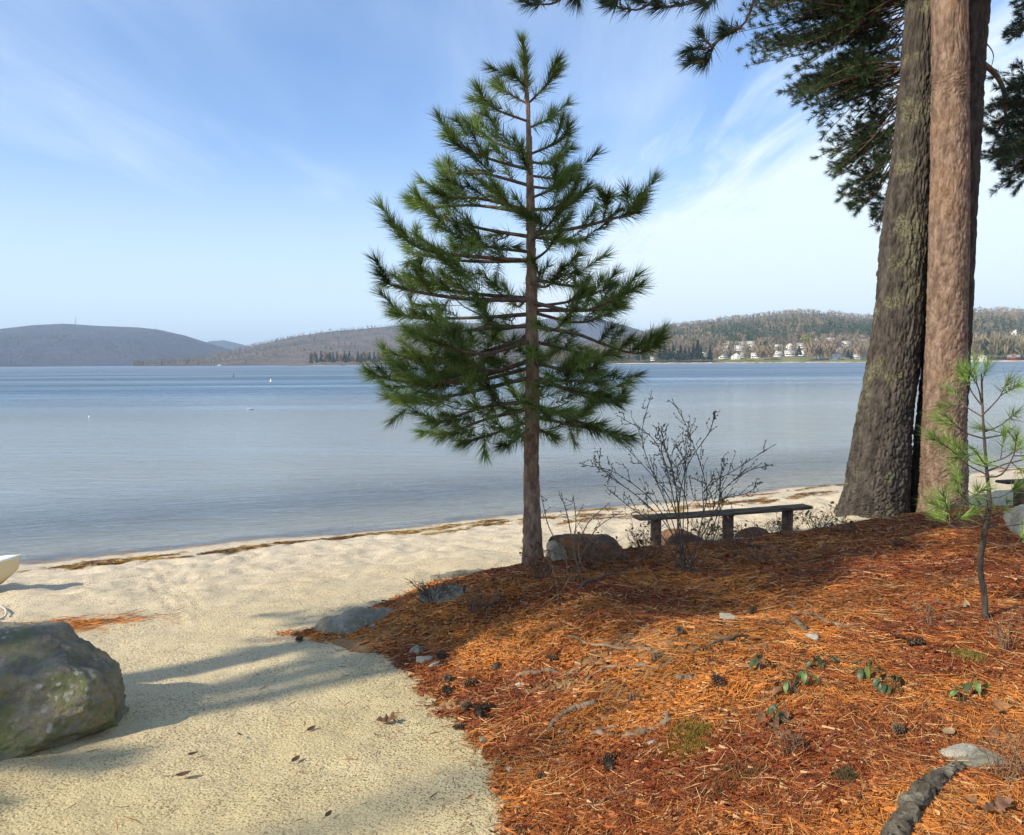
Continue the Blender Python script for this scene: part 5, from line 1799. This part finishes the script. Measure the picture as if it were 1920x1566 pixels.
stick('root', [(1478, 1144), (1510, 1158), (1545, 1172), (1580, 1186), (1655, 1190)], 0.012, 0.010, 'long root crossing the upper right of the bank')
stick('root', [(1486, 1162), (1500, 1176), (1516, 1192)], 0.020, 0.014, 'short thick grey root above the white pointed stone')
stick('root', [(1300, 1232), (1345, 1215), (1410, 1200)], 0.007, 0.010, 'root rising through the needles right of the forked stump')
stick('root', [(1268, 1285), (1290, 1280), (1310, 1278)], 0.022, 0.016, 'hump of root with a dark hollow beneath it', lift=0.008)
stick('root', [(1665, 1640), (1690, 1575), (1725, 1515), (1770, 1475), (1800, 1455)], 0.048, 0.026, 'thick lichen-grey root in the lower right corner', 'root', M_GREYROOT, lift=0.006, k=26)
stick('stick', [(1520, 1430), (1545, 1405), (1590, 1390)], 0.004, 0.003, 'thin dead twig near the dark moss', 'stick', M_DRYTWIG)
stick('stick', [(1100, 1545), (1150, 1510), (1210, 1490)], 0.006, 0.004, 'thin dark stick over the bare sand patch', 'stick', M_DRYTWIG)
stick('stick', [(1240, 1032), (1310, 1020), (1380, 1026), (1470, 1030)], 0.012, 0.008, 'long dead branch lying in the shade before the bench', 'stick', M_TWIG, lift=0.02)
stick('stick', [(1075, 1125), (1130, 1090), (1195, 1055)], 0.010, 0.006, 'fallen dead branch across the shaded bank', 'stick', M_TWIG, lift=0.03)


def stump(px, py, s, seed, lab):
    p = gp(px, py)
    r_ = np.random.default_rng(seed)
    t = thing('stump', lab, 'stump', p, 'splintered stumps on the bank')
    for k in range(4):
        a = r_.random() * 6.28
        l = s * (0.9 + 0.6 * r_.random())
        d = np.array([math.cos(a) * 0.85, math.sin(a) * 0.6, 0.0])
        obj('root', mesh_of('stump_root', *tube(spline([(0, 0, s * 0.25), d * l * 0.5 + (0, 0, 0.015), d * l * 1.3 + (0, 0, 0.0)], 8), np.linspace(s * 0.16, s * 0.05, 8), 6), smooth=True), M_ROOT, t)
    for k in range(6):
        b = np.array([r_.normal() * 0.2 * s, r_.normal() * 0.12 * s, 0])
        hh = s * (0.35 + 0.75 * r_.random())
        V, F = tube(spline([b - (0, 0, 0.01), b * 1.1 + (0.03 * s, 0, hh * 0.6), b * 1.3 + (0.10 * s * r_.normal(), 0, hh)], 7), np.linspace(s * 0.15, s * 0.015, 7), 5)
        obj('splinter', mesh_of('stump_splinter', V, F), M_ROOT, t)


stump(1228, 1248, 0.085, 3, 'splintered little stump at the end of the long thin root')
stump(1192, 1322, 0.075, 4, 'weathered wedge of stump wood above the moss')
stump(1318, 1175, 0.06, 6, 'small rotten stump left of the angular white stone')

# ------------------------------------------------------------------ pine cones
G = Geo()
Lc_, ns = 0.075, 56
V, F = lathe([(0.001, 0), (0.009, 0.004), (0.012, 0.03), (0.009, 0.06), (0.001, 0.075)], 8)
G.add(V, F)
for k in range(ns):
    f = (k + 0.5) / ns
    a = k * 2.39996
    z = Lc_ * f * 0.95
    rr = 0.030 * math.sin(math.pi * (0.12 + 0.83 * f)) ** 0.7
    c, s_ = math.cos(a), math.sin(a)
    o1 = np.array([c, s_, 0])
    t1 = np.array([-s_, c, 0])
    b_ = o1 * 0.006 + np.array([0, 0, z])
    e_ = o1 * rr + np.array([0, 0, z + 0.006 + 0.012 * f])
    w_ = 0.0065
    G.add([b_ - t1 * 0.002, b_ + t1 * 0.002, e_ + t1 * w_, e_ + np.array([0, 0, 0.004]) + o1 * 0.002, e_ - t1 * w_, e_ - np.array([0, 0, 0.003]) + o1 * 0.001], [np.array([[0, 1, 2, 3, 4]]), np.array([[4, 3, 2, 5]])])
cone_me = G.mesh('pine_cone')
cone_me.materials.append(M_CONE)
for k, (px, py, sc, lab) in enumerate([
        (840, 1281, 1.0, 'pine cone at the sandy edge, uppermost of the cluster'), (868, 1297, 1.15, 'wide open pine cone right of the uppermost one'), (845, 1310, 1.0, 'pine cone left in the middle of the cluster'),
        (882, 1333, 1.1, 'pine cone above the lowest pair in the cluster'), (902, 1338, 0.9, 'smaller pine cone touching the one at its left'), (900, 1358, 1.1, 'pale-tipped pine cone lowest in the cluster'), (872, 1365, 0.9, 'pine cone right at the edge of the sand'),
        (822, 1240, 1.3, 'large dark pine cone in the shade beside the white chips'), (925, 1262, 1.0, 'pine cone between the cluster and the curved root'), (1046, 1241, 0.9, 'lone pine cone above the curved tan root'),
        (1270, 1193, 0.9, 'pine cone left of the angular white stone'), (1404, 1158, 0.9, 'pine cone right of the angular white stone'), (1360, 1305, 1.0, 'long pine cone in the middle of the bank'), (567, 1200, 0.9, 'pine cone at the very tip of the needle bank'),
        (1128, 1440, 1.1, 'dark pine cone on the rusty needles below the half-buried root'), (1148, 1455, 1.0, 'broken pine cone beside the dark one below the root'), (1694, 1375, 0.9, 'small pine cone right of the leafy sprigs'), (1700, 1222, 1.1, 'dark cone left of the sapling'),
        (1180, 1035, 1.0, 'pine cone on the needle-covered boulder'), (1690, 1028, 1.1, 'pine cone in the shade below the red pine'), (1012, 1465, 0.8, 'pine cone near the pale lower edge of the bank')]):
    p = gp(px, py)
    sc *= 0.82
    p[2] = float(bed_h(p[0], p[1]))
    o = obj('pine_cone', cone_me, None, None, p + np.array([0, 0, 0.020 * sc]))
    o.scale = (sc, sc, sc)
    o.rotation_euler = (RAD(78 + 10 * math.sin(k)), 0.2 * math.sin(k * 3), k * 1.9)
    tag(o, lab, 'pine cone', 'pine cones on the bank')


# ------------------------------------------------------------------ leaves
def leaf_mesh(name, L, w, col, curl=0.3, fold=0.2, lobes=0, seed=0, petiole=0.25):
    """one leaf with a midrib, along +x"""
    r_ = np.random.default_rng(seed)
    n = 13 if lobes else 7
    V, C = [], []
    for i in range(n):
        f = i / (n - 1)
        wid = w * math.sin(math.pi * min(1, f * 0.92 + 0.06)) ** 0.8
        if lobes:
            wid = w * (0.35 + 0.65 * abs(math.sin(f * math.pi * lobes))) * (0.5 + 0.9 * f if f < 0.75 else (1 - f) * 4.0 * 0.98 + 0.05)
        x = L * f
        z = curl * L * (f - 0.4) ** 2 + 0.02 * L * r_.normal() * (lobes > 0)
        for s_ in (-1, 0, 1):
            V.append((x + (0.12 * L * (wid / w) if lobes and s_ else 0), s_ * wid, z + abs(s_) * fold * wid * (1 + 0.5 * r_.normal() * (lobes > 0))))
    G = Geo()
    G.add(V, grid_faces(n, 3), col)
    PV, PF = tube([(-petiole * L, 0, 0.0), (0, 0, curl * L * 0.16)], [0.0012, 0.0012], 4, False)
    G.add(PV, PF, np.array(col) * 0.7)
    me = G.mesh(name, True)
    me.materials.append(M_LEAF)
    return me


oak1 = leaf_mesh('oak_leaf', 0.11, 0.032, (0.20, 0.105, 0.055), 0.55, 0.5, 3.5, 1)
oak2 = leaf_mesh('oak_leaf', 0.12, 0.036, (0.44, 0.21, 0.075), 0.4, 0.35, 3.5, 2)
beech = leaf_mesh('beech_leaf', 0.075, 0.02, (0.52, 0.34, 0.17), 0.3, 0.3, 0, 3)
small = leaf_mesh('dry_leaf', 0.045, 0.010, (0.10, 0.055, 0.035), 0.5, 0.4, 0, 4)
for k, (px, py, me, sc, rz, tx, lab) in enumerate([
        (705, 1360, oak1, 1.0, 0.3, 0.5, 'curled brown oak leaf on the open sand'), (1868, 1352, oak2, 1.1, 0.9, 0.5, 'bright orange dry leaf at the right'), (1700, 1215, oak1, 0.9, 2.0, 0.4, 'dark dry leaf left of the sapling'),
        (1880, 1555, oak2, 1.0, 2.2, 0.4, 'orange dry leaf in the lower right corner'), (1845, 1545, oak1, 1.0, 0.4, 0.6, 'dark curled leaf in the lower right corner'), (1885, 1212, oak2, 0.8, 1.2, 0.3, 'orange leaf below the sapling at the right border'),
        (575, 1377, small, 1.2, 0.9, 0.5, 'small dark curled leaf left of the oak leaf'), (547, 1436, small, 1.3, 1.2, 0.3, 'crumpled dark leaf scrap in the lower sand'), (610, 1540, small, 1.0, 1.3, 0.4, 'dark leaf scrap near the lower border'),
        (352, 1422, small, 1.0, 0.5, 0.5, 'small dark leaf scrap right of the boulder'), (455, 1386, small, 0.9, 2.6, 0.4, 'tiny dark leaf scrap in the shade of the boulder'),
        (1735, 1160, beech, 1.0, -1.2, 0.9, 'pale dry leaf hanging left of the sapling'), (1752, 1150, beech, 0.9, -1.0, 0.9, 'second pale dry leaf, right of the first'), (1808, 1150, beech, 1.0, -0.8, 0.8, 'yellowish leaf hanging close left of the sapling stem'),
        (1795, 1160, beech, 0.7, -1.6, 0.8, 'small greenish leaf below the yellowish one'), (1770, 1388, beech, 0.9, 0.6, 0.3, 'pinkish dry leaf in the right part of the bank'), (330, 1462, small, 1.5, 0.3, 0.2, 'curled bark scrap on the sand below the boulder')]):
    p = gp(px, py)
    hang = me is beech and py < 1170
    p[2] = float(bed_h(p[0], p[1]))
    o = obj(me.name.split('.')[0], me, None, None, p + np.array([0, 0, 0.07 + 0.03 * math.sin(k * 3.7) if hang else 0.016]))
    o.scale = (sc, sc, sc)
    o.rotation_euler = (tx * 0.6, (1.0 + 0.3 * math.sin(k * 2.1)) if hang else 0.1 * math.sin(k), rz + (1.7 * math.sin(k * 5.3) if hang else 0))
    tag(o, lab, 'leaf', 'fallen leaves')

wg = leaf_mesh('wintergreen_leaf', 0.055, 0.013, (0.12, 0.19, 0.045), -0.5, 0.25, 0, 5, 0.6)
wd_ = leaf_mesh('wintergreen_leaf', 0.050, 0.012, (0.06, 0.085, 0.03), -0.4, 0.25, 0, 6, 0.6)
wr = leaf_mesh('wintergreen_leaf', 0.050, 0.012, (0.20, 0.10, 0.05), -0.4, 0.3, 0, 7, 0.6)
for k, (px, py, nl, meshes, spread, lab) in enumerate([
        (1622, 1275, 9, (wg, wg, wd_), 0.06, 'bright green leafy sprig in the middle right'), (1672, 1302, 11, (wd_, wd_, wg), 0.085, 'dark glossy leafy sprig below the bright green one'),
        (1535, 1255, 9, (wd_, wg, wd_), 0.085, 'green leafy sprig below the white pointed stone'), (1428, 1262, 9, (wd_, wr, wd_), 0.07, 'dark wilted leafy sprig, leftmost of the sprigs'),
        (1478, 1305, 12, (wr, wr, wg, wr), 0.085, 'brown and green wilted sprig below the leftmost one'), (1508, 1298, 6, (wg, wd_), 0.04, 'small green sprig right of the brown one'), (1830, 1312, 5, (wg, wd_), 0.05, 'tiny green sprig near the right border'),
        (1805, 1330, 5, (wd_, wg), 0.05, 'thin leafy sprig left of the orange leaf'), (1460, 1360, 9, (wd_, wr), 0.08, 'dark low sprig below the brown and green one')]):
    p = gp(px, py)
    p[2] = float(bed_h(p[0], p[1])) + 0.012
    t = thing('leafy_sprig', lab, 'plant', p, 'leafy sprigs on the bank')
    St = Geo()
    for j in range(nl):
        a = rng.random() * 6.28
        b = np.array([math.cos(a) * spread * rng.random(), math.sin(a) * spread * 0.6 * rng.random(), 0.02 + 0.045 * rng.random()])
        St.add(*tube([b * np.array([0.5, 0.5, 0]), b], [0.0016, 0.0012], 4, False))
        o = obj('leaf', meshes[j % len(meshes)], None, t, b)
        s_ = 0.75 + 0.5 * rng.random()
        o.scale = (s_, s_, s_)
        o.rotation_euler = (rng.normal() * 0.4, 0.5 + 0.5 * rng.random(), a + rng.normal() * 0.5)
    obj('stalk', St.mesh('sprig_stalk'), M_DRYTWIG, t)


# ------------------------------------------------------------------ moss
def moss(px, py, rx, ry, hgt, n, col, lab):
    p = gp(px, py)
    r = rng.random(n) ** 0.62 * 1.25
    a = rng.random(n) * 6.2832
    r = r * (1 + 0.25 * np.sin(5 * a + px))
    x, y = p[0] + rx * r * np.cos(a) * (1 + 0.2 * np.sin(3 * a)), p[1] + ry * r * np.sin(a)
    z = bed_h(x, y) + 0.01 + hgt * np.maximum(1 - r ** 2, 0) * (0.85 + 0.35 * fbm(x * 30, y * 30, 0, 2, 6))
    B_ = np.stack([x, y, z - 0.015], -1)
    d = unit(np.stack([rng.normal(size=n) * 0.6, rng.normal(size=n) * 0.6, np.ones(n)], -1))
    T_ = B_ + d * (0.010 + 0.012 * rng.random((n, 1)))
    s = unit(np.cross(d, rng.normal(size=(n, 3)))) * 0.003
    V = np.stack([B_ - s, B_ + s, T_], 1).reshape(-1, 3)
    G = Geo()
    G.add(V, np.arange(3 * n).reshape(-1, 3), np.repeat(np.array(col) * (0.5 + 0.9 * rng.random((n, 1))), 3, 0))
    k = 18
    A, Rr = np.meshgrid(np.linspace(0, 2 * math.pi, 25), np.linspace(0, 1, 7), indexing='ij')
    X_, Y_ = p[0] + rx * Rr * np.cos(A) * (1 + 0.2 * np.sin(3 * A)), p[1] + ry * Rr * np.sin(A)
    Z_ = bed_h(X_, Y_) + hgt * (1 - Rr ** 2) - 0.008 - 0.02 * Rr
    G.add(np.stack([X_, Y_, Z_], -1), grid_faces(25, 7), np.array(col) * 0.7)
    o = obj('moss', G.mesh('moss'), M_LITTER)
    tag(o, lab, 'moss', 'moss cushions on the bank', 'stuff')


moss(1290, 1405, 0.12, 0.16, 0.018, 8000, (0.22, 0.150, 0.028), 'yellow-green moss cushion in the middle of the bank')
moss(1375, 1470, 0.16, 0.12, 0.012, 5000, (0.13, 0.085, 0.03), 'dark brown moss cushion below the yellow one')
moss(1590, 1470, 0.05, 0.07, 0.025, 2200, (0.11, 0.08, 0.035), 'dark round tuft of moss at the lower middle right')
moss(1815, 1245, 0.10, 0.10, 0.02, 2500, (0.21, 0.15, 0.035), 'small yellowish moss patch below the sapling')


# ------------------------------------------------------------------ fallen needles and other litter (nobody could count it)
def strands(name, x, y, L, w, cols, lift, mat=M_LITTER, dirs=None, tilt=0.12, bend=0.25, onbed=False):
    n = len(x)
    a = rng.random(n) * 6.2832 if dirs is None else dirs
    d = np.stack([np.cos(a), np.sin(a)], -1)
    pr = np.stack([-d[:, 1], d[:, 0]], -1)
    bd = (rng.normal(size=n) * bend * L)[:, None]
    pts = []
    tl = rng.normal(size=n) * tilt * L
    for f in (-0.5, 0.0, 0.5):
        q = np.stack([x, y], -1) + d * (L * f)[:, None] + pr * bd * (0.25 - f * f)
        z = (bed_h if onbed else ground_h)(q[:, 0], q[:, 1]) + lift + np.maximum(tl * f, -0.006)
        pts.append(np.concatenate([q, z[:, None]], 1))
    s = np.concatenate([pr, rng.normal(size=(n, 1)) * 0.7], 1)
    s = unit(s) * (w / 2)[:, None]
    V = np.stack([pts[0] - s * 0.6, pts[0] + s * 0.6, pts[1] - s, pts[1] + s, pts[2] - s * 0.5, pts[2] + s * 0.5], 1).reshape(-1, 3)
    o = np.arange(n)[:, None] * 6
    F = np.concatenate([o + np.array([[0, 1, 3, 2]]), o + np.array([[2, 3, 5, 4]])])
    me = mesh_of(name, V, [F], np.repeat(cols, 6, 0))
    ob = obj(name, me, mat)
    ob['kind'] = 'stuff'
    return ob


def needle_cols(n, x, y):
    q = fbm(x * 1.3, y * 1.7, 0, 3, 81)
    r = np.clip(0.45 + 0.75 * q + 0.30 * rng.normal(size=n), 0, 1)[:, None]
    c = np.array([0.26, 0.066, 0.020]) * (1 - r) + np.array([0.72, 0.275, 0.052]) * r
    pale = (rng.random(n) < 0.13)[:, None]
    c = np.where(pale, np.array([0.62, 0.38, 0.16]), c)
    dark = (rng.random(n) < 0.10)[:, None]
    c = np.where(dark, np.array([0.09, 0.04, 0.022]), c)
    return c * (0.75 + 0.5 * rng.random((n, 1)))


def scatter_bank(n, ylo, yhi, k):
    # denser close to the viewer, where single needles can be seen
    u = rng.random(n * 3)
    y = (ylo ** (1 - k) + u * (yhi ** (1 - k) - ylo ** (1 - k))) ** (1 / (1 - k))
    x = -2.0 + rng.random(n * 3) * (2.0 + 0.5 + 0.72 * y)
    sd = mound_sd(x, y) + 0.06 * fbm(x * 6, y * 6, 0, 2, 61)
    p = sstep(-0.05, 0.08, sd) * (1 - 0.78 * bare_f(x, y))
    ok = rng.random(len(x)) < p
    return x[ok][:n], y[ok][:n]


x, y = scatter_bank(140000, 1.7, 9.6, 1.8)
n = len(x)
flow = 0.35 + 1.3 * fbm(x * 0.8, y * 0.8, 0, 2, 91) + rng.normal(size=n) * 1.0
strands('fallen_needles', x, y, 0.07 + 0.055 * rng.random(n), (0.0011 + 0.00050 * y) * (0.8 + 0.4 * rng.random(n)), needle_cols(n, x, y), 0.002 + 0.014 * rng.random(n) ** 1.5, dirs=flow, onbed=True, tilt=0.08)
# the matted layer beneath: shorter broken pieces, one flat blade each
x, y = scatter_bank(230000, 1.7, 9.6, 1.8)
n = len(x)
a = rng.random(n) * 6.2832
L_ = 0.025 + 0.06 * rng.random(n)
w_ = (0.0013 + 0.0006 * y) * (0.8 + 0.5 * rng.random(n))
d = np.stack([np.cos(a), np.sin(a)], -1) * L_[:, None] * 0.5
pr = np.stack([-np.sin(a), np.cos(a)], -1) * w_[:, None] * 0.5
c0 = np.stack([x, y], -1)
zz = bed_h(x, y) + 0.001 + 0.006 * rng.random(n)
Q = [np.concatenate([c0 + d * i_ + pr * j_, (zz + 0.004 * rng.normal(size=n) * i_)[:, None]], 1) for i_, j_ in ((-1, -1), (1, -0.7), (1, 0.7), (-1, 1))]
o = obj('needle_mat', mesh_of('needle_mat', np.stack(Q, 1).reshape(-1, 3), [np.arange(4 * n).reshape(-1, 4)], np.repeat(needle_cols(n, x, y) * np.array([0.86, 0.84, 0.95]), 4, 0)), M_LITTER)
o['kind'] = 'stuff'

# a thin scatter spilled over the sand along the edge, and everywhere a few
x = -5.5 + rng.random(60000) * 9
y = 2.0 + rng.random(60000) ** 1.4 * 10
sd = mound_sd(x, y)
ok = (sd < 0) & (rng.random(len(x)) < np.exp(sd / 0.12) * 0.9 + 0.045) & (inland(x, y) > 0.3)
x, y = x[ok], y[ok]
n = len(x)
strands('sand_litter', x, y, 0.02 + 0.07 * rng.random(n) ** 2, 0.0025 + 0.002 * rng.random(n), needle_cols(n, x, y) * 0.55, 0.002 + 0.004 * rng.random(n), bend=0.4)

# drift lines of needles and bark left along the water
px_, py_, L_ = [], [], []
for (dc, wd2, s0, s1, dens) in [(1.15, 0.16, -7.5, -1.5, 2600), (1.35, 0.16, -3.5, 3.5, 1400), (1.9, 0.14, -2.2, 6.0, 900), (0.7, 0.12, 0.5, 16, 2600), (1.5, 0.28, 2.0, 16, 4200), (1.2, 0.25, -4.5, 1.0, 2200), (1.45, 0.12, -6.5, -4.2, 1500)]:
    s = s0 + (s1 - s0) * rng.random(dens * 3)
    d = dc + wd2 * rng.normal(size=dens * 3) * 0.6 + 0.22 * fbm(s * 0.7, s * 0, 0, 3, int(dc * 100))
    keepm = fbm(s * 2.6, d * 5, 0, 4, 33 + int(dc * 10), 0.65) > 0.28
    s, d = s[keepm], d[keepm]
    px_.append(SHORE0[0] + d * nrm[0] + s * tng[0])
    py_.append(SHORE0[1] + d * nrm[1] + s * tng[1])
x, y = np.concatenate(px_), np.concatenate(py_)
n = len(x)
strands('drift_line_litter', x, y, 0.05 + 0.10 * rng.random(n), 0.006 + 0.005 * rng.random(n), needle_cols(n, x, y) * np.array([0.62, 0.95, 1.1]), 0.006 + 0.02 * rng.random(n), dirs=0.43 + rng.normal(size=n) * 0.6)
# the rusty patch of needles behind the boulder
cpt = gp(20, 1192)
m_ = 9000
a = rng.normal(size=m_)
b = rng.normal(size=m_)
x = cpt[0] - 0.35 + 0.45 * a
y = cpt[1] + 0.0 + 0.12 * b + 0.28 * 0.45 * a
okk = (fbm(x * 5, y * 9, 0, 3, 44) > -0.25)
x, y = x[okk], y[okk]
n = len(x)
strands('needle_drift', x, y, 0.08 + 0.06 * rng.random(n), 0.004 + 0.002 * rng.random(n), needle_cols(n, x, y), 0.004 + 0.02 * rng.random(n), dirs=0.45 + rng.normal(size=n) * 0.5)
# dry grass straws along the crest
x = 0.2 + rng.random(5000) * 3.4
y = 7.2 + rng.random(5000) * 1.6
sd = mound_sd(x, y)
ok = (sd > -0.1) & (sd < 0.7)
x, y = x[ok], y[ok]
n = len(x)
B_ = np.stack([x, y, ground_h(x, y)], -1)
d = unit(np.stack([rng.normal(size=n) * 0.5, rng.normal(size=n) * 0.5, np.ones(n)], -1))
T_ = B_ + d * (0.05 + 0.14 * rng.random((n, 1)) ** 2)
s = unit(np.cross(d, rng.normal(size=(n, 3)))) * 0.0022
o = obj('dry_grass', mesh_of('dry_grass', np.stack([B_ - s, B_ + s, T_], 1).reshape(-1, 3), [np.arange(3 * n).reshape(-1, 3)], np.repeat(np.array([[0.22, 0.13, 0.06]]) * (0.5 + rng.random((n, 1))), 3, 0)), M_LITTER)
o['kind'] = 'stuff'
